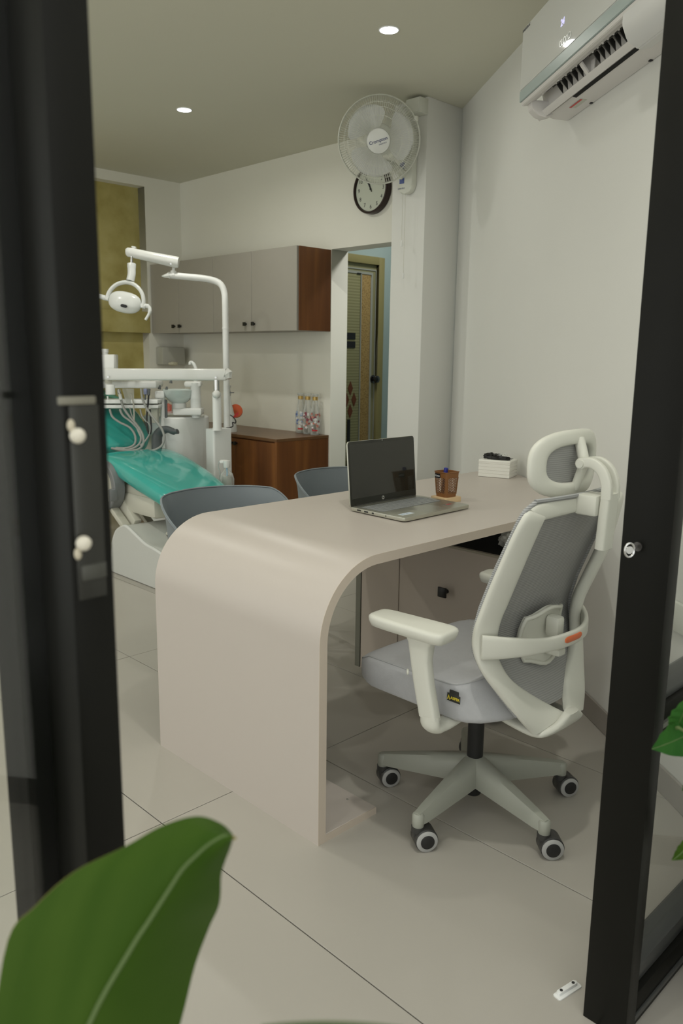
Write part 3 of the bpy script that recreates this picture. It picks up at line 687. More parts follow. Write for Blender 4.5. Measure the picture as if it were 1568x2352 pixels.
# pen basket
bp_ = thing('pen_basket', 'small brown perforated plastic pen basket on the pale wooden block', 'basket', (2.366, 1.835, ZT+.018))
bc = V(2.366, 1.835, 0); br = math.radians(-6); bu = V(math.cos(br), math.sin(br), 0); bv = V(-bu.y, bu.x, 0)
def bq(x, y, z): return bc+bu*x+bv*y+V(0, 0, ZT+.018+z)
def bsec(z, h, t=0): return [bq(x, y, z) for x, y in rrect(2*h, 2*h, .010, 4)]
HB = .094; b0h, b1h = .0285, .0345
mb = MB(); mb.loft([bsec(0, b0h), bsec(.014, b0h+.001)], caps=True); ob('bottom', mb, BROWN, bp_)
mb = MB()
A = [bsec(.072, .0332), bsec(HB, b1h), bsec(HB, b1h-.0016), bsec(.072, .0332-.0016)]
mb.loft(A, caps=False, loop=True); ob('wall_band', mb, BROWN, bp_)
ob('rim', MB().tube(bsec(HB, b1h+.0008), .0016, n=8, closed=True), BROWN, bp_)
mb = MB()
for cx_, cy_ in ((1, 1), (1, -1), (-1, 1), (-1, -1)):        # corner posts
    pz = []
    for z in (.010, .075):
        h = b0h+(b1h-b0h)*z/HB
        pz.append([bq(cx_*(h-.009)+cx_*0, cy_*h, z), bq(cx_*(h-.003), cy_*(h-.0008), z), bq(cx_*(h-.0008), cy_*(h-.003), z), bq(cx_*h, cy_*(h-.009), z), bq(cx_*(h-.002), cy_*(h-.009), z), bq(cx_*(h-.004), cy_*(h-.004), z), bq(cx_*(h-.009), cy_*(h-.002), z)])
    mb.loft(pz)
ob('corner_post', mb, BROWN, bp_)
mb = MB()                                                   # diagonal lattice leaving lozenge holes
for side in range(4):
    for dr_ in (1, -1):
        for k in range(-9, 16):
            zA = .012+k*.0062; P = []
            for q in range(7):
                s = -1+q/3; z = zA+dr_*(s*.5)*.020+dr_*0
                if z < .011 or z > .074: continue
                h = b0h+(b1h-b0h)*z/HB-.0007; e = (h-.008)*s
                P.append({0: bq(e, -h, z), 1: bq(-h, e, z), 2: bq(e, h, z), 3: bq(h, e, z)}[side])
            if len(P) > 1: mb.tube(P, .0009, n=4)
ob('lattice', mb, BROWN, bp_, kind='stuff')
ls = bq(-b1h-.0006+.0012, .019, .081)
stk = ob('sticker', MB().fbox(bq(-b1h-.0004, .000, .071), bu*-.0012, bv*.026, (0, 0, .017)), PRINTK, bp_)
text('Como', .0088, bq(-b1h-.0018, .013, .0795), -bv, (0, 0, 1), WP, stk, bold=.0001)
wb = ob('wooden_block', MB().prism(rrect(.086, .082, .008), bq(0, 0, -.018), bu, bv, (0, 0, .018), bev=.002), WOODL); tag(wb, 'pale square wooden block beneath the brown pen basket', 'block')
# the block sits under the basket, slightly shifted
pen = MB(); p0, p1 = bq(-.008, .012, .012), bq(.001, .006, .108)
pn = ob('marker_pen', pen.cyl(p0, p0+(p1-p0)*.72, .0065, n=16), mat('dark pen barrel', (.02, .022, .04), .3)); tag(pn, 'dark marker pen with a blue cap standing in the brown basket', 'pen')
ob('cap', MB().cyl(p0+(p1-p0)*.70, p1, .0075, bev=.002, n=18).fbox(p0+(p1-p0)*.74+V(.006, -.003, 0), V(.005, 0, 0), V(0, .004, 0), (p1-p0)*.22), BLUEP, pn)
# tissue pack
tp_ = thing('tissue_pack', 'white film-wrapped tissue pack lying by the wall end of the desk', 'tissue pack', (3.05, 2.08, ZT))
ta, tb = az(1097, 1094, ZT), az(1169, 1100, ZT); tu = (tb-ta); tw = tu.length; tu.normalize(); tv = V(-tu.y, tu.x, 0); tv = tv if tv.y > 0 else -tv
tdp = .125
mb = MB()
for lyr in range(5):
    z0 = ZT+.001+lyr*.0152; e = .0012*(lyr % 2)
    mb.fbox(ta+tu*e*.4+tv*e*.4+V(0, 0, z0-ZT), tu*(tw-.8*e), tv*(tdp-.8*e), (0, 0, .0151), bev=.0012, seg=1)
ob('tissue_stack', mb, PAPER, tp_)
ob('wrapper', MB().fbox(ta-tu*.001-tv*.001+V(0, 0, .066), tu*(tw+.002), tv*(tdp+.002), (0, 0, .013), bev=.005, seg=3), PAPER, tp_)
rb = random.Random(3); mb = MB()
def blob(mb, c, sx, sy, sz, rot):
    M_ = Matrix.Rotation(rot, 3, 'Z'); b2 = bmesh.new(); bmesh.ops.create_icosphere(b2, subdivisions=3, radius=1)
    rr = random.Random(int(c.x*1e4)); ph = rr.uniform(0, 6)
    for v in b2.verts:
        f = 1+.25*math.sin(v.co.x*6+ph)*math.cos(v.co.y*7)+rr.uniform(-.05, .05); v.co = M_@V(v.co.x*sx*f, v.co.y*sy*f, v.co.z*sz*f)+c
    me_ = bpy.data.meshes.new('t'); b2.to_mesh(me_); b2.free(); mb.b.from_mesh(me_)
tc_ = ta+tu*tw*.5+tv*tdp*.5+V(0, 0, .083)
rz = math.atan2(tu.y, tu.x)
blob(mb, tc_-tu*.034-tv*.012+V(0, 0, .008), .028, .022, .015, rz+.3); blob(mb, tc_+tu*.012-tv*.034+V(0, 0, .004), .055, .011, .010, rz-.1); blob(mb, tc_-tu*.006+V(0, 0, .006), .022, .02, .013, rz)
cb = ob('black_film', mb, mat('black glossy film', (.012, .012, .012), .15), tp_, smooth=25)
mb = MB(); blob(mb, tc_+tu*.02+V(0, 0, .010), .024, .014, .012, rz+.4)
ob('clear_film', mb, CLR, tp_, smooth=25)
ob('black_print', MB().fbox(tc_+tu*.012+tv*.012-V(0, 0, .0042), tu*.045, tv*.035, (0, 0, .0006)), PRINTK, tp_)
ob('film_loop', MB().tube([tc_-tv*.012+tu*(.008+.026*math.cos(t))+tv*.014*math.sin(t)+V(0, 0, .008) for t in np.linspace(0, 2*PI, 24)[:-1]], .0011, n=6, closed=True), mat('white film edge', (.7, .7, .68), .3), tp_)
# ================================================================== GUEST CHAIRS
def guest(px, py, rz, label, la=0):
    RL = Matrix.Rotation(la, 3, 'Z')
    t = thing('tub_chair', label, 'chair', (px, py, 0), 'blue grey tub chairs behind the desk')
    R_ = Matrix.Rotation(rz, 3, 'Z')
    def P(x, y, z): return V(px, py, 0)+R_@V(x, y, z)
    def sh(a, b):                                           # a round the shell from left arm tip (0) over the back (.5) to right arm tip (1); b seat 0 -> rim 1
        th = math.radians(-128+256*a); s = abs(a-.5)*2
        rimz = .800-.012*s**2-.145*max(0, (s-.50)/.50)**1.4; rz_ = .455+(rimz-.455)*b**1.05
        fl = .205+.022*math.sin(b*PI/2)+.010*b**3
        ry = fl*.98
        pinch = 1-.0*b
        x = fl*1.04*math.sin(th); y = ry*math.cos(th)*.95
        if b > .8: x *= 1+.06*((b-.8)/.2)**2*(s > .25)
        return P(x, y-.01, rz_)
    ob('shell', MB().grid(sh, 49, 15, th=.006), GREYS, t, smooth=60)
    edge = [sh(a, 1) for a in np.linspace(0, 1, 49)]
    ob('rim', MB().tube(edge, .0034, n=8), GREYS, t, smooth=60)
    mb = MB(); secs = []
    for z, k in ((.440, .80), (.446, .97), (.458, 1.0), (.462, .96)):
        secs.append([P(.205*k*math.sin(q)*1.02, .20*k*math.cos(q)-.012-.03*(math.cos(q) < -.2)*abs(math.cos(q)), z) for q in [2*PI*i/36 for i in range(36)]])
    mb.loft(secs); ob('seat', mb, GREYS, t, smooth=50)
    for sx in (-1, 1):
        for sy in (-1, 1): ob('leg', MB().tube([P(*(RL@V(sx*.10, sy*.10, .44))), P(*(RL@V(sx*.145, sy*.145, 0)))], [.018, .011], n=12), mat('beech leg', (.45, .32, .18), .5) if 'LEGM' not in globals() else LEGM, t)
    return t
LEGM = mat('beech leg', (.45, .32, .18), .5)
guest(1.790, 2.420, math.radians(-8), 'blue grey plastic tub chair nearest the curved end of the desk')
guest(2.545, 2.530, math.radians(-8), 'blue grey plastic tub chair half hidden behind the laptop', math.radians(50))
# ================================================================== AIR CONDITIONER on the oblique wall
A0, A1 = .758, -.40                                         # extent along the wall
ac = thing('air_conditioner', 'white wall-mounted split air conditioner with a grey band and open louvre', 'air conditioner', wl(.18, .1, 2.24))
def acp(prof, a0, a1, name, m, par, bev=0, smooth=38):
    mb = MB(); mb.loft([[wl(a0, o, z) for o, z in prof], [wl(a1, o, z) for o, z in prof]])
    if bev: bmesh.ops.bevel(mb.b, geom=list(mb.b.edges), offset=bev, segments=2, affect='EDGES', clamp_overlap=True)
    return ob(name, mb, m, par, smooth)
acp([(.002, 2.545), (.180, 2.560), (.184, 2.305), (.172, 2.298), (.150, 2.330), (.112, 2.330), (.086, 2.252), (.06, 2.244), (.002, 2.240)], A0-.004, A1, 'housing', ACI, ac)
acp([(.184, 2.562), (.200, 2.558), (.2005, 2.336), (.184, 2.336)], A0, A1, 'front_panel', ACW, ac, bev=.003)
acp([(.184, 2.336), (.2005, 2.336), (.200, 2.297), (.184, 2.297)], A0, A1, 'grey_band', ACB, ac, bev=.0015)
acp([(.170, 2.297), (.196, 2.297), (.190, 2.284), (.170, 2.286)], A0-.002, A1, 'lower_lip', ACI, ac, bev=.002)
# left end cheek of the outlet and the swung-down flap
acp([(.170, 2.295), (.165, 2.265), (.140, 2.243), (.110, 2.236), (.080, 2.246), (.08, 2.295)], A0-.004, A0-.05, 'end_cheek', ACI, ac, bev=.002)
acp([(.192, 2.300), (.194, 2.262), (.176, 2.222), (.140, 2.200), (.100, 2.206), (.070, 2.244), (.070, 2.300)], -.085, A1, 'end_cover', mat('white end cover', (.62, .62, .61), .35), ac, bev=.004)
acp([(.168, 2.326), (.165, 2.326), (.092, 2.326), (.091, 2.258), (.087, 2.258), (.086, 2.332), (.168, 2.332)], A0-.05, -.085, 'dark_outlet', NAVY, ac)
acp([(.171, 2.286), (.171, 2.294), (.148, 2.304), (.146, 2.298)], A0-.006, -.085, 'inner_ramp', ACI, ac)
for blk in ((.545, .325), (.235, -.02)):
    n_ = 5 if blk[0] > .4 else 7
    for k in range(n_):
        a = blk[0]+(blk[1]-blk[0])*(k+.5)/n_
        mb = MB(); secs = []
        for q in np.linspace(0, 1, 8):
            o_, z_ = .148-.034*q, 2.298-.010*q-.020*q*q
            secs.append([wl(a+.012*math.sin(q*2.4)+dx, o_, z_+dn) for dx, dn in ((-.002, 0), (.002, 0), (.012, .030), (.008, .030))])
        mb.loft(secs); vn = ob('vane', mb, VANE, ac, smooth=50)
        ob('vane_pin', MB().sphere(wl(a-.004, .1475, 2.297), .004, n=8), ACI, vn)
    acp([(.144, 2.300), (.140, 2.296), (.136, 2.300), (.140, 2.304)], blk[0]+.02, blk[1]-.01, 'link_rod', VANE, ac)
# louvre blade hanging open
lv_ = [(.108, 2.262), (.112, 2.256), (.098, 2.238), (.086, 2.232), (.084, 2.235), (.096, 2.243)]
lou = acp([(.121, 2.262), (.124, 2.259), (.113, 2.243), (.107, 2.240), (.106, 2.243), (.112, 2.249)], A0+.02, -.06, 'louvre_blade', ACI, ac)
acp([(.112, 2.252), (.115, 2.252), (.115, 2.30), (.112, 2.30)], .30, .27, 'louvre_bracket', ACI, lou)
acp([(.108, 2.244), (.150, 2.292), (.146, 2.297), (.104, 2.250)], .315, .295, 'louvre_bracket', ACI, lou, bev=.001)
acp([(.090, 2.2505), (.076, 2.2475), (.076, 2.2462), (.090, 2.2492)], .50, .02, 'dark_slot', DARKV, ac)
for a in (.62, .47, .12, -.02): ob('clip', MB().sphere(wl(a, .158, 2.2935), .0055, n=10), ACI, ac)
wlab = ob('warning_label', MB().fbox(wl(.60, .060, 2.2428), AW_ if False else V(*(AW*-.10)), V(*(NW*-.026)), V(0, 0, -.0008)), mat('pale warning label', (.52, .54, .47), .5), ac)
ob('warning_print', MB().fbox(wl(.60, .060, 2.2419), V(*(AW*-.10)), V(*(NW*-.008)), V(0, 0, -.0004)), RED, wlab)
ob('energy_label', MB().fbox(wl(-.245, .06, 2.2428), V(*(AW*-.07)), V(*(NW*-.02)), V(0, 0, -.0008)), mat('grey label', (.30, .30, .26), .5), ac)
ob('catch', MB().fbox(wl(.53, .012, 2.2405), V(*(AW*-.012)), V(*(NW*-.008)), V(0, 0, -.004)).fbox(wl(.10, .012, 2.2405), V(*(AW*-.012)), V(*(NW*-.008)), V(0, 0, -.004)), PRINTK, ac)
uA = V(*(-AW)); fz = V(0, 0, 1)
text('24', .032, wl(.352, .2012, 2.432), uA, fz, LEDD, ac, name='display_digits')
text('LLOYD', .030, wl(.318, .2012, 2.367), uA, fz, mat('chrome lettering', (.25, .26, .24), .25, metal=.6), ac)
text('INVERTER AC', .013, wl(.716, .2012, 2.547), uA, fz, mat('grey lettering', (.12, .12, .12), .4), ac)
# ================================================================== WALL FAN on the column
fan = thing('wall_fan', 'ivory wall fan with a wire guard on the column beside the clock', 'fan', (3.64, 3.18, 2.25))
fc = ad(870, 322, 4.3); toc = (V(0, 0, CH)-fc).normalized()
fa = (toc+V(-.10, -.02, -.10)).normalized(); fu = fa.cross(V(0, 0, 1)).normalized(); fu = -fu; fv = fa.cross(fu).normalized()
if fv.z < 0: fv = -fv
if fu.dot(V(*RV)) < 0: fu = -fu
RFN = .219
def fp(r, t, h): return fc+fu*(r*math.cos(t))+fv*(r*math.sin(t))+fa*h
ob('guard_rim', MB().tube([fp(RFN, 2*PI*k/72, 0) for k in range(72)], .0055, n=8, closed=True, ell=(1.7, .8), up=tuple(fa)), FANW, fan)
clp = ob('rim_clip', MB().box(fp(RFN+.002, .48, 0)-V(.009, .009, .012), fp(RFN+.002, .48, 0)+V(.009, .009, .012), bev=.002), FANW, fan)
mb = MB(); NW_ = 110
for k in range(NW_):
    t = 2*PI*k/NW_
    P = [fp(r, t+tw_, h) for r, tw_, h in ((.064, 0, .060), (.10, .012, .063), (.15, .02, .058), (.19, .025, .040), (.212, .028, .018), (.218, .03, .002))]
    mb.tube(P, .0013, n=3, caps=False)
ob('front_guard', mb, FANW, fan, kind='stuff')
mb = MB()
for r, h in ((.125, .062), (.165, .052), (.187, .042)): mb.tube([fp(r, 2*PI*k/60, h) for k in range(60)], .0011, n=4, closed=True)
for r, h in ((.19, -.055), (.13, -.085)): mb.tube([fp(r, 2*PI*k/60, h) for k in range(60)], .0013, n=4, closed=True)
ob('guard_hoops', mb, FANW, fan, kind='stuff')
mb = MB()
for k in range(NW_):
    t = 2*PI*k/NW_
    mb.tube([fp(r, t, h) for r, h in ((.07, -.100), (.13, -.085), (.19, -.055), (.213, -.025), (.218, -.002))], .0012, n=3, caps=False)
ob('rear_guard', mb, FANW, fan, kind='stuff')
hub = ob('centre_cap', MB().lathe([(0, .072), (.050, .071), (.061, .066), (.064, .056), (.060, .052)], fc, tuple(fa), n=40), mat('fan cap white', (.66, .67, .64), .3), fan)
trot = math.radians(17); tu_ = fu*math.cos(trot)+fv*math.sin(trot); tv_ = -fu*math.sin(trot)+fv*math.cos(trot)
text('Crompton', .0235, fc+fa*.0722+fv*.002, tu_, tv_, PRINTB, hub, bold=.0003)
text('HIGH FLO', .0095, fc+fa*.0722-tv_*.018+tu_*.020, tu_, tv_, PRINTB, hub)
for k in range(3):
    b0_ = math.radians(118+120*k); 
    def bl(a, b):
        r = .045+(.184-.045)*a; half = (.44+.44*math.sin(min(1, a*1.2)*PI*.62))*(1-.62*max(0, (a-.78)/.22)**2)
        t = b0_+(b-.5)*2*half+.25*a; return fp(r, t, .018-.030*(b-.5)*2*(.5+.5*(1-a))-.012*a+.0)
    ob('blade', MB().grid(bl, 16, 12, th=.002), FANB, fan, smooth=60)
ob('blade_hub', MB().lathe([(0, .03), (.04, .03), (.046, .02), (.046, -.01)], fc, tuple(fa), n=28), FANB, fan)
ob('motor_housing', MB().lathe([(.05, -.02), (.078, -.03), (.082, -.06), (.075, -.105), (.055, -.13), (0, -.135)], fc, tuple(fa), n=28), FANW, fan)
mk = fc-fa*.09
plc = V(3.642, 3.175, 2.40)
ob('tilt_arm', MB().tube(cr([mk-V(0, 0, .07), mk-V(0, 0, .12), (mk-V(0, 0, .13)+plc-V(.05, 0, .02))/2, plc-V(.05, 0, .06), plc-V(.02, 0, .06)], 5), .022, n=14), FANW, fan, smooth=60)
wp = ob('wall_plate', MB().prism([(a, b) for a, b in rrect(.105, .36, .045)], V(3.640, 3.168, 2.412), (0, 1, 0), (0, 0, 1), (-.042, 0, 0), bev=.008), FANW, fan)
ob('blue_strip', MB().box((3.5965, 3.172, 2.288), (3.599, 3.206, 2.40)), STRIPB, wp)
ob('speed_knob', MB().lathe([(0, 0), (.015, 0), (.0155, .010), (.012, .013), (0, .013)], (3.5965, 3.189, 2.325), (-1, 0, 0), n=20), FANW, wp)
text('HIGH FLO', .0115, V(3.5975, 3.192, 2.262), (0, -1, 0), (0, 0, 1), PRINTB, wp)
for (xa, xb) in (((929, 440), (922, 552)), ((936, 438), (926, 626))):
    p0, p1 = ax(*xa, 3.600), ax(*xb, 3.600); p0.y = p1.y
    cd = ob('pull_cord', MB().tube([p0, p1], .0012, n=6), mat('ivory cord', (.60, .60, .52), .5), fan)
    ob('cord_weight', MB().tube([p1, p1-V(0, 0, .008), p1-V(0, 0, .030), p1-V(0, 0, .034)], [.002, .0045, .0055, .003], n=12), WHITEM, cd)
# junction box at the top of the column
jb = thing('junction_box', 'ivory square junction box at the top of the column above the fan', 'junction box', (3.60, 3.095, 2.66))
jbx = ob('box', MB().box((3.572, 3.048, 2.635), (3.6425, 3.150, 2.715), bev=.003), FANW, jb)
ob('cover_plate', MB().box((3.567, 3.052, 2.639), (3.573, 3.146, 2.711), bev=.002), FANW, jb)
ob('fan_lead', MB().tube(cr([V(3.565, 3.135, 2.672), V(3.545, 3.15, 2.668), V(3.56, 3.165, 2.655), V(3.59, 3.172, 2.62), V(3.60, 3.17, 2.55)], 6), .0035, n=8), FANW, jb)
# ================================================================== CLOCK on the far wall
ck = thing('wall_clock', 'round wall clock with a dark brown rim and pale face, partly behind the fan', 'clock', (3.97, 3.79, 2.22))
cc = ax(849, 434, XF-.045); RC = .152; ce = V(XF, cc.y, cc.z)
ob('rim', MB().lathe([(RC-.008, .0005), (RC, .004), (RC, .038), (RC-.004, .047), (RC-.014, .047), (RC-.0175, .040), (RC-.0185, .034)], ce, (-1, 0, 0), n=56, caps=False), CLOCKR, ck, smooth=30)
fcl = ob('face', MB().lathe([(0, 0), (RC-.004, 0), (RC-.017, .034), (0, .034)], ce, (-1, 0, 0), n=56), CLOCKF, ck)
for h in range(1, 13):
    t = math.radians(90-30*h); r = .108
    text(str(h), .034, ce+V(-.0345, -r*math.cos(t), r*math.sin(t)), (0, -1, 0), (0, 0, 1), PRINTK, fcl, name='numeral')
def hand(deg, L, wd, z):
    t = math.radians(90-deg); d = V(0, -math.cos(t), math.sin(t)); q = V(0, -math.sin(t), -math.cos(t)); o = ce+V(-z, 0, 0)
    return MB().prism([(-.018, -wd*.6), (-.018, wd*.6), (L*.6, wd), (L, 0), (L*.6, -wd)], o, d, q, (-.001, 0, 0))
ob('hour_hand', hand(334, .062, .0055, .037), PRINTK, fcl); ob('minute_hand', hand(330, .098, .0035, .039), PRINTK, fcl)
ob('centre_pin', MB().cyl(ce+V(-.035, 0, 0), ce+V(-.043, 0, 0), .006, n=12), PRINTK, fcl)
# ================================================================== CABINETS on the far wall
XW = 3.692
uc = thing('wall_cabinet', 'wall-hung cabinet with four greige doors and a walnut end panel', 'cabinet', (3.84, 5.08, 1.494))
ob('end_panel', MB().box((XW, 4.168, 1.494), (XF-.002, 4.186, 2.046), bev=.0005, seg=1), WALNUT, uc)
ob('carcass', MB().box((XW, 4.186, 1.494), (XF-.002, 6.006, 2.042)), GREIGE, uc)
ys = [4.172, 4.663, 5.129, 5.601, 6.004]; hk = [4.629, 4.725, 5.572, 5.659]
for k in range(4):
    d = ob('door', MB().box((XW-.020, ys[k]+.0015, 1.492), (XW-.001, ys[k+1]-.0015, 2.046), bev=.0012, seg=1), GREIGE, uc)
    yk = hk[k]; pz_ = 1.5445
    ob('knob', MB().box((XW-.046, yk-.0135, pz_-.0135), (XW-.036, yk+.0135, pz_+.0135), bev=.002).cyl((XW-.038, yk, pz_), (XW-.020, yk, pz_), .007, n=10), BLACK, d)
XB = 3.512; ZC = .762
bc_ = thing('base_cabinet', 'walnut base cabinet below the wall cabinet, with three glass bottles on it', 'cabinet', (3.75, 5.09, 0))
ob('worktop', MB().box((XB-.018, 4.176, ZC-.020), (XF-.002, 6.006, ZC), bev=.0008, seg=1), WALTOP, bc_)
ob('end_panel', MB().box((XB-.016, 4.178, 0), (XF-.002, 4.198, ZC-.0205), bev=.0005, seg=1), WALNUT, bc_)
ob('carcass', MB().box((XB+.006, 4.198, .06), (XF-.002, 6.006, ZC-.0205)).box((XB+.04, 4.198, 0), (XF-.002, 6.006, .06)), WALNUT, bc_)
for k in range(4):
    y0_ = 4.200+k*.4525
    d = ob('door', MB().box((XB-.014, y0_, .062), (XB+.004, y0_+.450, ZC-.030), bev=.001, seg=1), WALNUT, bc_)
    yk = y0_+(.425 if k % 2 == 0 else .025)
    ob('knob', MB().box((XB-.042, yk-.0135, .685), (XB-.031, yk+.0135, .712), bev=.002).cyl((XB-.033, yk, .6985), (XB-.014, yk, .6985), .007, n=10), BLACK, d)
# three glass bottles
def bottle(x, y, label, c1, c2, sd, redlab):
    t = thing('glass_bottle', label, 'bottle', (x, y, ZC), 'glass bottles on the base cabinet')
    R_ = .036
    ob('body', MB().lathe([(0, .002), (R_-.004, 0), (R_, .006), (R_, .145), (R_-.006, .18), (.021, .225), (.0185, .25), (.0185, .275), (.022, .278), (.025, .283), (.025, .292), (.022, .292), (.0175, .285), (.0165, .25), (.019, .222), (R_-.009, .178), (R_-.003, .145), (R_-.003, .008), (0, .006)], (x, y, ZC), n=28, caps=False), CLR, t, smooth=50)
    ob('neck_band', MB().lathe([(.0190, .248), (.0194, .2485), (.0194, .272), (.0190, .2725)], (x, y, ZC), n=24, caps=False), GOLD, t)
    ob('glass_lip', MB().tube([V(x+.024*math.cos(q), y+.024*math.sin(q), ZC+.289) for q in [2*PI*k/28 for k in range(28)]], .0022, n=6, closed=True), mat('glass lip', (.55, .57, .54), .1), t)
    ob('base_ring', MB().tube([V(x+.032*math.cos(q), y+.032*math.sin(q), ZC+.005) for q in [2*PI*k/28 for k in range(28)]], .004, n=6, closed=True), mat('glass base', (.42, .44, .41), .1), t)
    rr = random.Random(sd); ca = math.atan2(-y, -x)
    for mi, m_ in enumerate((c1, c2, WP)):
        mb = MB()
        for q in range(13):
            th = ca+rr.uniform(-1.3, 1.3); z = ZC+rr.uniform(.045, .155); s = rr.uniform(.006, .013)
            c = V(x+math.cos(th)*(R_+.0004), y+math.sin(th)*(R_+.0004), z); n_ = V(math.cos(th), math.sin(th), 0); u_ = V(-n_.y, n_.x, 0)
            pet = [(s*(.75+.25*math.cos(5*w))*math.cos(w), s*(.75+.25*math.cos(5*w))*math.sin(w)) for w in [2*PI*k/20 for k in range(20)]]
            mb.prism(pet, c+n_*(mi*.0003), u_, (0, 0, 1), n_*.0004)
        ob('flower_print', mb, m_, t)
    if redlab:
        mb = MB(); secs = [[V(x+math.cos(ca+d_)*(R_+r_), y+math.sin(ca+d_)*(R_+r_), ZC+z) for r_, z in ((.0004, .028), (.0012, .028), (.0012, .039), (.0004, .039))] for d_ in np.linspace(-.6, .5, 8)]
        mb.loft(secs); ob('red_label', mb, RED, t)
bottle(3.94, 4.432, 'clear glass bottle with blue flower print, leftmost of the three', BLUF, mat('pale blue print', (.35, .45, .62), .5), 1, True)
bottle(3.93, 4.342, 'clear glass bottle with peach flower print, middle of the three', PINKF, MAUF, 2, False)
bottle(3.925, 4.258, 'clear glass bottle with red and mauve flower print, rightmost of the three', MAUF, PINKF, 3, True)
# ================================================================== DENTAL UNIT (cabinet, spittoon, arms, lamp)
du = thing('dental_unit', 'white dental unit with a spittoon bowl, hoses and an overhead lamp on a bent pole', 'dental unit', (3.1, 4.5, 0))
ob('tower', MB().prism([(a, b) for a, b in rrect(.148, .098, .014)], V(3.140, 4.352, 0), (1, 0, 0), (0, 1, 0), (0, 0, .842), bev=.004), WHITEM, du)
ob('body', MB().prism([(a, b) for a, b in rrect(.35, .42, .10, 8)], V(3.105, 4.80, .03), (1, 0, 0), (0, 1, 0), (0, 0, .875), bev=.012, seg=3), WHITEM, du)
D = 5.28
p = [ad(515, 990, D), ad(516, 900, D), ad(517, 800, D), ad(517, 700, D), ad(515, 672, D), ad(508, 655, D), ad(495, 646, D), ad(470, 640, D-.01), ad(430, 636, D-.03), ad(388, 632, D-.05)]
p[0].x = p[3].x; p[0].y = p[3].y; p[1].x = p[3].x; p[1].y = p[3].y; p[2].x = p[3].x; p[2].y = p[3].y; p[0].z = .84
pole = ob('lamp_pole', MB().tube(cr(p, 5), .0215, n=18), WHITEM, du, smooth=60)
ob('collar', MB().cyl(V(p[3].x, p[3].y, 1.492), V(p[3].x, p[3].y, 1.502), .0235, n=18), WHITEM, pole)
ob('film_knot', MB().tube([ad(389, 632, D-.06), ad(384, 633, D-.06), ad(378, 634, D-.06), ad(371, 634, D-.06)], [.024, .017, .012, .003], n=7), WRAP, pole, smooth=20)
ob('swivel', MB().cyl(ad(398, 634, D-.05), ad(398, 623, D-.05), .020, n=16).cyl(ad(398, 624, D-.05), ad(399, 612, D-.05), .010, n=12), WHITEM, pole)
a2 = [ad(410, 603, D-.08), ad(404, 602, D-.08), ad(350, 591, D-.12), ad(300, 580, D-.16), ad(293, 579, D-.16), ad(289, 579, D-.16)]
arm2 = ob('lamp_arm', MB().tube(a2, [.033, .037, .033, .030, .029, .020], n=16, ell=(1.0, .75)), WRAP, du, smooth=50)
ob('screw', MB().cyl(ad(392, 606, D-.13), ad(392, 606, D-.14), .006, n=10), CHROME, arm2)
ob('film_tuft', MB().tube([ad(311, 571, D-.16), ad(305, 568, D-.16), ad(302, 566, D-.16)], [.012, .008, .003], n=6), WRAP, arm2, smooth=20)
DL = D-.16
lmp = ob('lamp_stem', MB().cyl(ad(302, 588, DL), ad(302, 606, DL), .009, n=12), CHROME, du)
ob('stem_sleeve', MB().tube(cr([ad(302, 606, DL), ad(302, 617, DL), ad(302, 630, DL), ad(299, 645, DL)], 4), [.028]*4+[.026]*9, n=16), WHITE, lmp, smooth=60)
hc0 = ad(287, 694, DL)
U = V(*RV); Dn = V(*DV); Fv = V(*FV)
tl_ = math.radians(12); hu = U*math.cos(tl_)+Dn*math.sin(tl_); hv = -(-U*math.sin(tl_)+Dn*math.cos(tl_)); hw_ = -Fv
arc = []
for q in np.linspace(-8, 188, 26):
    t = math.radians(q); arc.append(hc0+hu*(.118*math.cos(t))+hv*(.118*math.sin(t)*1.05+.004)+hw_*(.0))
ob('lamp_yoke', MB().tube(arc, .017, n=14, ell=(1.15, .75), up=tuple(hw_)), WHITE, lmp, smooth=60)
mb = MB(); mb.sphere((0, 0, 0), 1, n=36)
for v in mb.b.verts:
    x, y, z = v.co; ex = .72
    v.co = hc0+hw_*.0+hu*(.106*math.copysign(abs(x)**.85, x))+hv*(.066*math.copysign(abs(z)**.8, z)*(1 if z > 0 else 1.05))+hw_*(.05*y)
head = ob('lamp_head', mb, WHITE, lmp, smooth=70)
oc = ad(284.5, 703, DL-.052); ob('sensor_window', MB().prism([(a, b) for a, b in rrect(.042, .018, .0085)], oc, hu, hv, hw_*.006, bev=.002), PRINTK, head)
ob('lamp_joint', MB().cyl(hc0-hu*.105, hc0-hu*.14, .016, n=14).cyl(hc0+hu*.105, hc0+hu*.135, .016, n=14), WHITE, head)
ob('lamp_grip', MB().tube(cr([hc0+hu*.130+hv*.004, hc0+hu*.150+hv*.004, hc0+hu*.166-hv*.012, hc0+hu*.165-hv*.045, hc0+hu*.152-hv*.085], 5), [.014]*6+[.012]*8+[.009]*7, n=12), WHITE, head, smooth=60)
ob('lamp_grip', MB().tube(cr([hc0-hu*.130+hv*.0, hc0-hu*.16+hv*.002, hc0-hu*.185+hv*.004], 4), .016, n=12), WHITE, head, smooth=60)
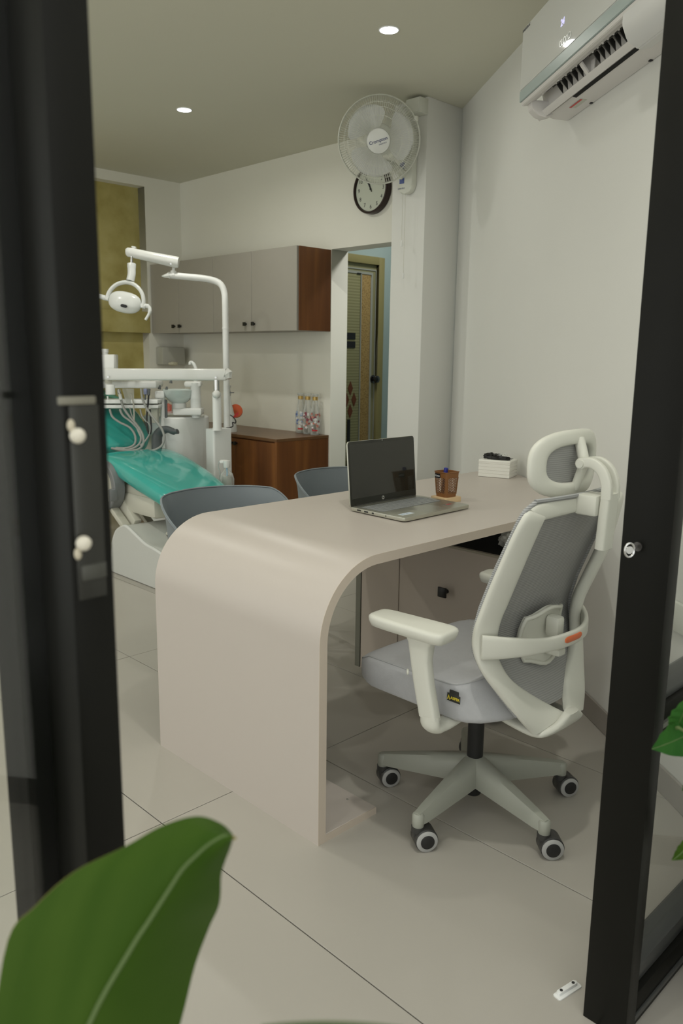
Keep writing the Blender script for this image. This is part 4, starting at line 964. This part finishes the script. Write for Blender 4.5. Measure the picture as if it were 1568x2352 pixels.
# delivery arm
DA = 5.14
q0, q1 = ad(519, 860.5, DA), ad(205, 859.5, DA)
dv = (q1-q0).normalized(); up_ = V(0, 0, 1); sd_ = dv.cross(up_).normalized()
da = ob('delivery_arm', MB().prism(rrect(.075, .060, .012), q0, up_, sd_, q1-q0, bev=.003), WRAP, du)
ob('screw', MB().cyl(ad(495, 867, DA-.035), ad(495, 867, DA-.04), .007, n=10).cyl(ad(248, 866, DA-.035), ad(248, 866, DA-.04), .007, n=10), CHROME, da)
ob('film_end', MB().tube([ad(518, 858, DA-.01), ad(523, 860, DA-.01), ad(525, 870, DA-.01)], [.038, .036, .02], n=7), WRAP, da, smooth=20)
pc = ad(497, 880, DA); 
ob('arm_pivot', MB().cyl(V(pc.x, pc.y, 1.08), V(pc.x, pc.y, 1.165), .0185, n=18), CHROME, du)
ob('arm_column', MB().tube([V(pc.x, pc.y, .84), V(pc.x, pc.y, .86), V(pc.x, pc.y, 1.08), V(pc.x, pc.y, 1.088)], [.034, .028, .0285, .024], n=20), WHITEM, du)
ob('arm_knob', MB().sphere(ad(497, 906, DA-.04), .027, n=16), WRAP, du)
# instrument head under the left end
ob('arm_bracket', MB().box(ad(243, 874, DA-.02)-V(0, 0, .02), ad(255, 874, DA+.02)+V(0, 0, .005), bev=.001), CREAMP, da)
c_ = ad(253, 895, DA); ob('swivel_block', MB().tube([c_-V(0, 0, .033), c_-V(0, 0, .030), c_+V(0, 0, .026), c_+V(0, 0, .032)], [.027, .032, .030, .026], n=20), WHITEM, da)
DT = 5.30
def slab(x0, y0, x1, y1, d0, d1, dep_, name, m, par, bev=.006):
    a, b, c = ad(x0, y0, d0), ad(x1, y0, d1), ad(x0, y1, d0); w_ = V(FV[0], FV[1], 0).normalized()*dep_
    return ob(name, MB().fbox(a, b-a, c-a, w_, bev=bev), m, par)
tr = slab(205, 875, 359, 892, DT, DT, .22, 'instrument_tray', WHITEM, du, .015)
slab(205, 918, 362, 927, DT-.06, DT-.06, .16, 'tray_rail', WHITEM, tr, .004); slab(205, 930, 363, 938, DT-.05, DT-.05, .15, 'tray_rail', WHITEM, tr, .004)
slab(345, 938, 361, 972, DT+.0, DT+.0, .05, 'tray_bracket', CREAMP, tr, .004)
slab(222, 814, 262, 850, DA+.02, DA+.02, .10, 'control_box', WHITEM, du, .008)
cb_ = ad(241, 812, DA+.06); ob('reservoir', MB().tube([cb_-V(0, 0, .01), cb_+V(0, 0, .008), cb_+V(0, 0, .009), cb_+V(0, 0, .03)], [.02, .02, .024, .024], n=16), WHITEM, du)
def hose(pts, r=.0075, m=TUBE, d=DT-.08, name='hose', par=None):
    return ob(name, MB().tube(cr([ad(x, y, d+(q[2] if len(q) > 2 else 0)) for q in pts for x, y in [q[:2]]], 5), r, n=8), m, par or tr, smooth=70)
hose([(252, 940), (258, 957), (275, 970), (298, 982), (310, 1000), (309, 1020), (290, 1029), (255, 1028, .03)])
hose([(275, 940), (283, 955), (300, 968), (316, 985), (324, 1004), (318, 1022), (295, 1033), (262, 1030)])
hose([(277, 915), (283, 935), (296, 955), (316, 978), (328, 1000), (328, 1022), (312, 1034), (280, 1034), (254, 1029)], .008)
hose([(300, 905), (306, 925), (308, 950), (309, 972), (318, 992), (324, 1012), (310, 1028), (283, 1030)], .005, mat('beige hose', (.45, .43, .37), .4))
hose([(322, 940), (326, 955), (334, 966), (344, 976), (344, 995), (334, 1012), (322, 1024)], .006)
hose([(324, 893), (327, 915), (338, 940), (356, 965), (371, 985), (377, 1005), (371, 1024), (350, 1035), (322, 1035)], .0078, d=DT-.12)
hose([(298, 936), (302, 952), (309, 966)], .004)
hose([(342, 893), (340, 925), (337, 955), (338, 985), (343, 997), (347, 985), (345, 950), (344, 940)], .006, mat('black coiled lead', (.02, .02, .02), .4))
hose([(272, 895), (274, 905)], .012, CHROME, name='handpiece', d=DT-.1); hose([(275, 906), (278, 918)], .011, WHITEM, name='handpiece', d=DT-.1)
hose([(333, 893), (334, 906)], .013, mat('lilac syringe', (.33, .36, .55), .3), name='handpiece'); hose([(334, 906), (333, 918)], .006, DGREY, name='handpiece')
hose([(342, 893), (341, 908)], .011, DGREY, name='handpiece')
hose([(247, 910), (248, 918)], .006, WHITEM, name='handpiece')
# clear tray guard
ob('clear_shield', MB().grid(lambda a, b: ad(280+27*a+10*b*(1-a), 893+35*b, DT-.12+.1*a), 8, 6, th=.003), CLR, tr, smooth=60)
# spittoon
DS = 5.42
bo = ad(410, 895, DS)
sp = ob('spittoon_bowl', MB().lathe([(.045, -.090), (.048, -.088), (.062, -.080), (.092, -.050), (.106, -.012), (.110, 0), (.107, .002), (.103, -.004), (.088, -.045), (.05, -.072), (0, -.076)], bo, n=36), mat('pale green glass bowl', (.68, .75, .72), .12, coat=.8), du, smooth=60)
ob('bowl_pedestal', MB().lathe([(.05, -.145), (.048, -.09), (0, -.09)], bo, n=28), WHITEM, du)
slab(396, 938, 462, 954, DS-.05, DS-.05, .12, 'spittoon_base', WHITEM, du, .010)
cs = ad(449, 900, DS-.02)
sc_ = ob('spittoon_column', MB().tube([V(cs.x, cs.y, ad(449, 955, DS).z), V(cs.x, cs.y, ad(449, 879, DS).z)], [.037, .034], n=22), WHITEM, du)
slab(422, 876, 461, 889, DS-.055, DS-.055, .075, 'column_cap', WHITEM, du, .012)
ob('column_foot', MB().tube([V(cs.x, cs.y, .90), V(cs.x, cs.y, .945)], .030, n=20), WHITEM, du)
ob('faucet', MB().tube(cr([ad(449, 878, DS), ad(450, 852, DS), ad(446, 838, DS), ad(440, 832, DS), ad(436, 833, DS), ad(436, 838, DS)], 5), [.014]*5+[.012]*8+[.010]*13, n=12), WHITE, du, smooth=60)
slab(355, 898, 377, 915, DS-.06, DS-.06, .06, 'hose_holder', WHITEM, du, .008)
for x0, r_, m_ in ((379, .017, WHITEM),):
    ob('hose_rail', MB().tube([ad(x0-5, 915, DS-.03), ad(x0-5, 1030, DS-.03)], r_, n=12), m_, du)
ob('suction_hose', MB().tube([ad(364, 915, DS-.03), ad(364, 925, DS-.03), ad(363, 975, DS-.03)], [.009, .006, .006], n=8), TUBE, du)
ob('suction_hose', MB().tube([ad(381, 918, DS-.05), ad(382, 960, DS-.05)], .009, n=8), DGREY, du)
for x0, y0 in ((366, 890), (382, 893), (392, 876)): ob('suction_tip', MB().tube([ad(x0, y0+4, DS-.03), ad(x0+1, y0-5, DS-.03)], [.011, .006], n=10), DGREY, du)
# water bottle clipped to the tower
wb_ = ad(521, 1100, 5.02)
wbt = ob('water_bottle', MB().lathe([(0, -.06), (.036, -.06), (.045, -.05), (.046, .0), (.036, .035), (.016, .055), (.015, .075)], wb_, n=26), CLR, du, smooth=60)
ob('bottle_cap', MB().lathe([(.0, .072), (.019, .072), (.021, .075), (.021, .115), (0, .116)], wb_, n=22), WHITEM, wbt)
ob('water', MB().lathe([(0, -.056), (.032, -.056), (.03, .02), (0, .025)], wb_, n=20), mat('cloudy water', (.45, .47, .43), .2), wbt)
ob('dip_tube', MB().tube(cr([wb_+V(0, 0, .07), wb_+V(-.006, -.01, .03), wb_+V(-.02, -.012, -.03)], 4), .004, n=6), mat('pale blue tube', (.25, .50, .68), .3), wbt)
ob('water_line', MB().tube(cr([ad(503, 1060, 5.04), ad(501, 1072, 5.04), ad(505, 1085, 5.04), ad(504, 1104, 5.04)], 4), .004, n=6), mat('clear line', (.40, .44, .42), .3), du)
slab(504, 1058, 520, 1064, 5.03, 5.03, .05, 'bottle_bracket', WHITEM, du, .002)
# ================================================================== DENTAL CHAIR
dc = thing('dental_chair', 'reclining dental chair with teal vinyl cushions on a white moulded base', 'dental chair', (2.62, 4.1, 0))
def cush(path, hw, th, nm, m=TEAL, round_ends=True):
    """path: list of (y,z) centre of top surface; hw half width list; th thickness list"""
    n = 6; P = cr([V(0, y, z) for y, z in path], n); N = len(P); xs = np.linspace(0, 1, N)
    hwi = np.interp(xs, np.linspace(0, 1, len(hw)), hw); thi = np.interp(xs, np.linspace(0, 1, len(th)), th); secs = []
    for i, p in enumerate(P):
        t = (P[min(i+1, N-1)]-P[max(i-1, 0)]).normalized(); nn = V(1, 0, 0).cross(t).normalized()
        if nn.z < 0: nn = -nn
        e = min(1, math.sqrt(max(.02, 1-max(0, 1-min(i, N-1-i)/2.2)**2))) if round_ends else 1
        c = p-nn*thi[i]/2
        secs.append([V(2.665, c.y, c.z)+V(1, 0, 0)*hwi[i]*(.9+.1*e)*math.copysign(abs(math.cos(q))**.45, math.cos(q))+nn*thi[i]/2*e*math.copysign(abs(math.sin(q))**.6, math.sin(q)) for q in [2*PI*z/24 for z in range(24)]])
    return ob(nm, MB().loft(secs), m, dc, smooth=60)
cush([(3.84, .515), (3.93, .555), (4.15, .625), (4.40, .690), (4.56, .712), (4.66, .700)], [.18, .235, .26, .265, .265, .26], [.09, .12, .13, .13, .12, .11], 'seat_cushion')
cush([(4.74, .70), (4.80, .80), (4.95, .93), (5.15, 1.03), (5.40, 1.10)], [.18, .245, .26, .24, .20], [.10, .13, .14, .12, .10], 'back_cushion')
ob('head_cushion', MB().sphere((2.675, 5.52, 1.14), 1, n=20, scale=(.14, .12, .06)), TEAL, dc)
ob('under_frame', MB().box((2.46, 3.98, .47), (2.89, 4.62, .54), bev=.02), CREAMP, dc)
dcn = ax(238, 1116, 2.375)
ob('side_cover', MB().lathe([(0, .012), (.108, .012), (.110, -.008), (.146, -.010), (.152, -.004), (.152, .06), (0, .06)], V(2.375, dcn.y, dcn.z), (1, 0, 0), n=44), LGREY, dc)
ob('cover_dish', MB().lathe([(0, .006), (.05, .005), (.085, .001), (.1085, -.004), (.1085, .011), (0, .011)], V(2.374, dcn.y, dcn.z), (1, 0, 0), n=40), CREAMP, dc)
e0 = ax(290, 1115, 2.34)
ob('cover_band', MB().fbox(V(2.335, dcn.y-.155, dcn.z-.075), (.05, 0, 0), (0, .035, 0), (0, 0, .075), bev=.01), LGREY, dc)
ob('hinge_block', MB().box((2.45, 4.05, .36), (2.80, 4.45, .49), bev=.03), CREAMP, dc)
def lk(x0, y0, x1, y1, X, w_, nm='lift_link'):
    a, b = ax(x0, y0, X), ax(x1, y1, X); d = (b-a).normalized(); n_ = V(1, 0, 0).cross(d).normalized()
    ob(nm, MB().fbox(a-n_*w_/2, b-a, n_*w_, V(.05, 0, 0), bev=.006), CREAMP, dc)
lk(282, 1212, 246, 1160, 2.38, .035); lk(304, 1210, 268, 1148, 2.44, .11); lk(340, 1208, 312, 1168, 2.60, .03)
ob('cable', MB().tube(cr([ax(309, 1112, 2.5), ax(308, 1140, 2.5), ax(318, 1175, 2.5)], 5), .004, n=6), BLKP, dc, smooth=60)
# base shell
pb = [ax(x, y, 2.34) for x, y in ((251, 1318), (254, 1275), (257, 1249), (266, 1220), (278, 1210), (288, 1208), (302, 1220), (318, 1236), (335, 1251), (364, 1268))]
out = [(p_.y, p_.z) for p_ in pb]; out[0] = (out[0][0], .004); out += [(3.52, .150), (3.42, .10), (3.40, .004)]
# smooth outline
oc_ = cr([V(0, a, b) for a, b in out], 3); yc = 3.9
secs = []
for x, k, in ((2.335, .985), (2.34, .995), (2.36, 1.0), (2.80, 1.0), (2.84, .98), (2.86, .93)):
    secs.append([V(x, yc+(p_.y-yc)*k, p_.z*(k if p_.z > .01 else 1)) for p_ in oc_])
ob('base_shell', MB().loft(secs), mat('white moulded shell', (.60, .61, .58), .25, coat=.3), dc, smooth=45)
ob('base_rim', MB().tube([V(2.345, p_.y, p_.z-.004) for p_ in oc_[6:30]], .011, n=8), mat('white shell rim', (.66, .67, .65), .2, coat=.4), dc, smooth=60)
ob('base_gasket', MB().box((2.345, 3.41, 0), (2.85, out[0][0]-.01, .004)), BLKP, dc)
ob('step_cap', MB().prism([(a, b) for a, b in rrect(.24, .16, .07, 8)], V(2.62, 3.98, .275), (1, 0, 0), (0, 1, -.25), (0, 0, .02), bev=.006), CREAMP, dc)
DAx = ad(362, 1030, 5.36)
ob('armrest', MB().tube(cr([ad(360, 1034, 5.30), ad(360, 1012, 5.30), ad(362, 1000, 5.30), ad(370, 990, 5.29), ad(384, 986, 5.27), ad(398, 991, 5.25), ad(408, 991, 5.24)], 5), [.030]*10+[.028]*8+[.026]*8+[.018]*5, n=14, ell=(1.25, .8)), DGREY, dc, smooth=60)
# ================================================================== small things round the surgery
sd = thing('towel_dispenser', 'translucent white paper towel dispenser on the wall below the cabinet corner', 'dispenser', (3.80, 5.95, 1.22))
ob('housing', MB().box((3.700, 5.90, 1.235), (3.925, 6.008, 1.385), bev=.012), mat('milky plastic', (.42, .42, .37), .25, coat=.3), sd)
mb = MB(); blob(mb, V(3.80, 5.895, 1.245), .045, .014, .016, .1); ob('paper_towel', mb, mat('cream tissue', (.62, .60, .46), .8), sd, smooth=25)
# cream hand-held device and red strap on the counter behind the pole
g0 = az(528, 992, ZC)
hd = thing('spray_bottle', 'white cone-shaped bottle with a thin nozzle on the worktop behind the pole', 'bottle', (g0.x, g0.y, ZC))
ob('body', MB().lathe([(0, 0), (.052, 0), (.055, .01), (.045, .08), (.026, .17), (.014, .21), (.010, .235), (.009, .27), (0, .272)], g0, n=26), WHITE, hd, smooth=60)
ob('nozzle', MB().lathe([(.012, .268), (.012, .30), (.008, .302), (.007, .325), (.013, .327), (.013, .34), (0, .342)], g0, n=14), CHROME, hd)
ob('lever', MB().fbox(g0+V(-.03, -.004, .285)-U*0, U*.055, V(0, 0, .008), V(.006, .006, 0)), DGREY, hd)
r0_ = az(541, 985, ZC); 
rl = thing('tape_reel', 'orange reel with black cord and red clip behind the white pole', 'reel', (g0.x+.08, g0.y-.10, ZC))
rc = ad(526, 944, (g0-V(0, 0, CH)).dot(V(*FV))+.03)
ob('orange_reel', MB().lathe([(0, -.012), (.050, -.012), (.050, .012), (0, .012)], rc+V(.04, -.03, 0), tuple(-FV), n=24), mat('orange plastic', (.62, .10, .02), .4), rl)
ob('red_clip', MB().fbox(ad(536, 962, 5.7), ad(547, 952, 5.7)-ad(536, 962, 5.7), V(0, 0, .020), V(.01, .01, 0)), RED, rl)
ob('black_cord', MB().tube(cr([ad(524, 952, 5.7), ad(533, 956, 5.68), ad(541, 966, 5.66), ad(540, 972, 5.66), ad(534, 970, 5.66), ad(534, 980, 5.68), ad(520, 982, 5.7)], 5), .004, n=6), BLKP, rl, smooth=60)
gb = az(385, 969, ZC)
gt = ob('green_tray', MB().prism(rrect(.30, .16, .02), V(gb.x+.0, min(gb.y, 5.86), ZC), (0, -1, 0), (1, 0, 0), (0, 0, .05), bev=.004), GREEN); tag(gt, 'low bright green plastic tray on the worktop behind the spittoon', 'tray')
mb = MB(); gc = V(gb.x, min(gb.y, 5.86)-.02, ZC+.05); blob(mb, gc+V(0, 0, .055), .05, .05, .045, .5)
fl = ob('pink_flower', mb, mat('salmon petals', (.75, .22, .17), .6), smooth=25); tag(fl, 'small salmon pink flower ornament on the green tray', 'ornament')
mb = MB(); blob(mb, gc+V(-.0, -.05, .025), .04, .035, .02, .2); ob('pale_petals', mb, mat('pink white petals', (.7, .5, .5), .6), fl, smooth=25)
# ================================================================== SHOP FRONT: left leaf, right leaf, key
ld_ = thing('glass_door_leaf', 'out-of-focus black door stile with white round knobs at the left edge', 'door', (.28, .6, 0))
ob('stile', MB().box((.262, .552, .0), (.2965, .648, 2.45), bev=.002), FRAME, ld_)
ob('stile', MB().box((.266, .649, .0), (.2965, .722, 2.45), bev=.002), FRAMEM, ld_)
ob('bead', MB().box((.2595, .640, .0), (.262, .648, 2.45), bev=.001), FRAME, ld_)
ob('stile', MB().box((-.72, .552, 0), (-.68, .648, 2.45), bev=.002), FRAME, ld_)
ob('bottom_rail', MB().box((-.68, .565, 0), (.262, .635, .10), bev=.002), FRAME, ld_)
ob('top_rail', MB().box((-.68, .565, 2.37), (.262, .635, 2.45), bev=.002), FRAME, ld_)
ob('glass_pane', MB().box((-.68, .598, .10), (.262, .602, 2.37)), GL, ld_)
ob('bead', MB().box((.240, .606, .10), (.262, .626, 2.37)), FRAMEM, ld_)
# lock case on the stile face with its two pairs of knobs
kp_ = [ay(173, 1000, .548), ay(187, 1246, .548)]; ks = [ay(160, 977, .550), ay(176, 1271, .550)]
lk_ = ob('lock_plate', MB().box((.2655, .5485, kp_[1].z-.045), (.2885, .5525, kp_[0].z+.022), bev=.001), mat('worn dark steel', (.04, .04, .035), .25, metal=.5), ld_)
ob('plate_tab', MB().box((.258, .5475, kp_[0].z+.022), (.286, .5525, kp_[0].z+.028), bev=.001), mat('scuffed steel', (.20, .19, .15), .4, metal=.4), lk_)
ob('plate_tab', MB().box((.268, .5475, kp_[1].z-.030), (.2885, .5525, kp_[1].z-.018), bev=.001), mat('scuffed steel dark', (.07, .07, .06), .4, metal=.4), lk_)
for p_ in kp_: ob('knob', MB().sphere(V(p_.x, .5445, p_.z), .0058, n=16), mat('ivory knob', (.62, .58, .48), .3), lk_)
for p_ in ks: ob('screw', MB().sphere(V(p_.x, .548, p_.z), .0048, n=12, scale=(.6, .6, 1)), mat('ivory screw cap', (.50, .45, .34), .35), lk_)
rd = thing('glass_door_leaf', 'black framed glass door leaf at the right with a key in its lock', 'door', (1.6, .6, 0))
rd.name = 'glass_door_leaf'
ob('stile', MB().box((1.350, .555, 0), (1.392, .645, 2.45), bev=.0015), FRAME, rd)
ob('bottom_rail', MB().box((1.392, .560, 0), (2.35, .640, .075), bev=.002), FRAME, rd)
ob('bottom_bead', MB().box((1.392, .572, .075), (2.35, .628, .115), bev=.004).box((1.392, .556, .018), (2.35, .562, .03), bev=.001), FRAME2, rd)
ob('mid_rail', MB().box((1.392, .562, .632), (2.35, .638, .692), bev=.002), FRAME, rd)
ob('mid_bead', MB().box((1.392, .572, .692), (2.35, .628, .708), bev=.002), FRAME2, rd)
ob('mid_bead', MB().box((1.392, .556, .650), (2.35, .564, .660)), mat('dull aluminium strip', (.14, .145, .125), .4, metal=.3), rd)
ob('top_rail', MB().box((1.392, .562, 2.37), (2.35, .638, 2.45), bev=.002), FRAME, rd)
ob('glass_pane', MB().box((1.392, .598, .115), (2.35, .602, .632)), GL, rd)
ob('glass_pane', MB().box((1.392, .598, .708), (2.35, .602, 2.37)), GL, rd)
kc = ax(1466, 1250, 1.350)
lkc = ob('lock_cylinder', MB().cyl(V(1.3512, kc.y, kc.z-.004), V(1.346, kc.y, kc.z-.004), .0085, n=20), mat('dark lock steel', (.09, .085, .08), .3, metal=.8), rd)
k0 = V(1.346, kc.y, kc.z-.003); k1 = ax(1443, 1263, 1.320)
key = ob('key', MB().fbox(k0+V(0, 0, -.0035), (k1-k0)*.55, V(0, .0018, 0), V(0, 0, .006)), CHROME); tag(key, 'small steel key sticking out of the right door lock', 'key')
kb_ = V(k1.x+.004, k1.y, k1.z-.001)
ob('key_bow', MB().tube([kb_+V(.0065*math.cos(t), -.0055*math.cos(t), .0125*math.sin(t)) for t in np.linspace(0, 2*PI, 26)[:-1]], .0021, n=8, closed=True).lathe([(0, -.0006), (.0068, -.0006), (.0068, .0006), (0, .0006)], kb_, (.65, .76, 0), n=20), CHROME, key)
# floor bolt keeper
b0, b1 = az(1279, 2292, 0), az(1326, 2262, 0); bd = (b1-b0); bl_ = bd.length; bd.normalize(); bn = V(-bd.y, bd.x, 0)
bk = thing('floor_keeper', 'white plastic floor keeper with two dark screws by the right door', 'door fitting', ((b0+b1)/2))
ob('plate', MB().prism([(a+bl_/2, b) for a, b in rrect(bl_+.006, .020, .004)], b0, bd, bn, (0, 0, .003), bev=.001), WHITEM, bk)
ob('ridge', MB().prism([(a+bl_/2, b+.002) for a, b in rrect(bl_-.004, .010, .0048)], b0, bd, bn, (0, 0, .010), bev=.002), WHITEM, bk)
for f in (.22, .80): ob('screw', MB().cyl(b0+bd*bl_*f+bn*.002+V(0, 0, .0095), b0+bd*bl_*f+bn*.002+V(0, 0, .0112), .0034, n=14), mat('dark screw', (.05, .05, .05), .3, metal=.7), bk)
# switch board on the oblique wall, seen through the glass
sb = thing('switch_board', 'white switch plate low on the wall behind the right glass door', 'switch', wl(-.37, .01, .53))
ob('plate', MB().fbox(wl(-.235, .001, .530), V(*(-AW*.165)), V(0, 0, .088), V(*(NW*.016)), bev=.005), mat('white switch plastic', (.62, .63, .57), .3), sb)
ob('rocker', MB().fbox(wl(-.292, .016, .560), V(*(-AW*.020)), V(0, 0, .034), V(*(NW*.003)), bev=.001), WHITEM, sb)
ob('red_mark', MB().fbox(wl(-.292, .0192, .588), V(*(-AW*.006)), V(0, 0, .003), V(*(NW*.0005))), RED, sb)
ob('screw', MB().cyl(wl(-.262, .0165, .572), wl(-.262, .0175, .572), .002, n=8), PRINTK, sb)
# ================================================================== PLANTS outside the door
def leaf_mesh(mb, base, tip, side, nrm, wd, prof, fold=.12, droop=0, nu=24, nv=9, wav=0):
    """one leaf blade from base to tip"""
    base, tip, side, nrm = map(Vector, (base, tip, side, nrm))
    def f(a, b):
        c = base.lerp(tip, a)+nrm*(-droop*(a-.0)**2+droop*a); s = (b-.5)*2; w_ = wd*float(np.interp(a, *prof))
        return c+side*(s*w_)+nrm*(abs(s)*w_*fold+wav*math.sin(a*30+s)*w_*.3*abs(s))
    mb.grid(f, nu, nv, th=.0012); return f
big = thing('broad_leaf_plant', 'large blurred green leaf rising in the bottom left foreground', 'plant', (.20, .36, .55))
dl = .50
side_l = [(0, 2352+300), (0, 2352)]
L_ = [ad(x, y, dl+.02) for x, y in ((-60, 2640), (-20, 2400), (20, 2160), (80, 2085), (170, 2005), (290, 1945), (370, 1900), (450, 1877), (505, 1893), (532, 1917))]
R_ = [ad(x, y, dl+.055*min(1, (y-1915)/200)) for x, y in ((330, 2640), (412, 2352), (445, 2220), (478, 2130), (502, 2075), (506, 2010), (516, 1975), (524, 1955), (530, 1936), (534, 1920))]
Mi = [ad(x, y, dl) for x, y in ((100, 2640), (205, 2352), (300, 2180), (345, 2110), (390, 2040), (420, 1995), (455, 1960), (482, 1937), (512, 1920), (533, 1918))]
Lc, Rc, Mc = cr(L_, 5), cr(R_, 5), cr(Mi, 5); N = len(Lc)
def bigf(a, b):
    i = min(N-1, int(round(a*(N-1))))
    p = Lc[i].lerp(Mc[i], b*2) if b < .5 else Mc[i].lerp(Rc[i], (b-.5)*2)
    return p+V(*(-FV))*(.004*math.sin(abs(b-.5)*2*PI))
ob('leaf_blade', MB().grid(bigf, N, 13, th=.0008), LEAF, big, smooth=70)
ob('midrib', MB().tube([m_+V(*(-FV))*.0006 for m_ in Mc], [.0016-.001*i/N for i in range(N)], n=8), VEIN, big, smooth=70)
ob('leaf_margin', MB().tube(Lc, .0007, n=5).tube(Rc, .0007, n=5), LEDGE, big, smooth=70)
ob('stem', MB().tube(cr([Mc[0], Mc[0]+V(-.01, -.02, -.2), V(.02, .30, .25), V(.0, .30, .02)], 5), .006, n=8), VEIN, big, smooth=70)
ob('leaf_tip', MB().grid(lambda a, b: ad(530+14*a-3*b, 1916+8*a*(1-b)+12*b, dl), 4, 3, th=.0006), LEDGE, big)
ob('pot', MB().lathe([(0, 0), (.10, 0), (.105, .01), (.125, .19), (.13, .20), (.12, .20), (.11, .17), (0, .17)], (0, .30, 0), n=30), POTM, big)
sm = ob('leaf_blade', MB().grid(lambda a, b: ad(600+330*a, 2346+30*b+45*(a-.45)**2+(40*b), .34+.05*b), 14, 6, th=.0008), LEAF, big, smooth=70)
rp = thing('potted_plant', 'glossy dark green leaves of a plant in a white pot outside the right door', 'plant', (1.62, .36, 0))
PC = V(1.635, .385, 0)
ob('pot', MB().lathe([(0, 0), (.095, 0), (.105, .01), (.142, .275), (.152, .280), (.154, .300), (.148, .306), (.138, .300), (.130, .255), (0, .25)], PC, n=40), POTM, rp, smooth=45)
ob('soil', MB().lathe([(0, .262), (.131, .258), (.130, .25), (0, .25)], PC, n=30), mat('dark potting soil', (.03, .02, .012), .9, bump=1, bscale=80), rp)
lp_ = ([0, .06, .18, .4, .6, .8, .93, 1], [.02, .30, .75, 1, .92, .55, .2, .02])
def rleaf(x0, y0, x1, y1, d0, d1, wd, m=LEAFR, up=1, fold=.25):
    a, b = ad(x0, y0, d0), ad(x1, y1, d1); t = (b-a).normalized(); s_ = t.cross(V(*(-FV))).normalized(); n_ = s_.cross(t).normalized()
    mb = MB(); leaf_mesh(mb, a, b, s_, n_, wd, lp_, fold=fold, droop=.02, wav=.35)
    o = ob('leaf', mb, m, rp, smooth=70); ob('leaf_rib', MB().tube([a.lerp(b, f)+n_*(.02*f-.02*f*f)+V(*(-FV))*.001 for f in np.linspace(0, 1, 10)], .0007, n=5), VEIN, o, smooth=70)
rleaf(1610, 1668, 1496, 1720, 1.0, 1.0, .023, fold=.15)
rleaf(1548, 1672, 1578, 1600, 1.0, .98, .017)
rleaf(1590, 1920, 1542, 1975, 1.0, 1.0, .010, LEAF)
rleaf(1590, 1780, 1566, 1815, 1.0, 1.0, .008)
for k in range(9):
    t = 2*PI*k/9+.3; a = PC+V(.02*math.cos(t), .02*math.sin(t), .42+.03*(k % 4)); b = PC+V(.15*math.cos(t)*.8, .15*math.sin(t)*.8, .55+.05*(k % 3))
    if b.x-b.y < 1.22: continue
    tt = (b-a).normalized(); s_ = tt.cross(V(0, 0, 1)).normalized(); n_ = s_.cross(tt).normalized(); mb = MB(); leaf_mesh(mb, a, b, s_, n_, .035, lp_, fold=.2, droop=.03); ob('leaf', mb, LEAFR, rp, smooth=70)
ob('stem', MB().tube(cr([PC+V(0, 0, .25), PC+V(.01, 0, .40), PC+V(0, .01, .62), ad(1610, 1668, 1.0)], 5), .004, n=8).tube(cr([PC+V(0, 0, .45), ad(1600, 1700, 1.0), ad(1548, 1672, 1.0)], 5), .0018, n=6).tube(cr([PC+V(0, 0, .35), ad(1620, 1900, 1.0), ad(1590, 1920, 1.0)], 5), .002, n=6).tube(cr([PC+V(0, 0, .40), ad(1610, 1780, 1.0), ad(1590, 1780, 1.0)], 5), .0015, n=6), VEIN, rp, smooth=70)
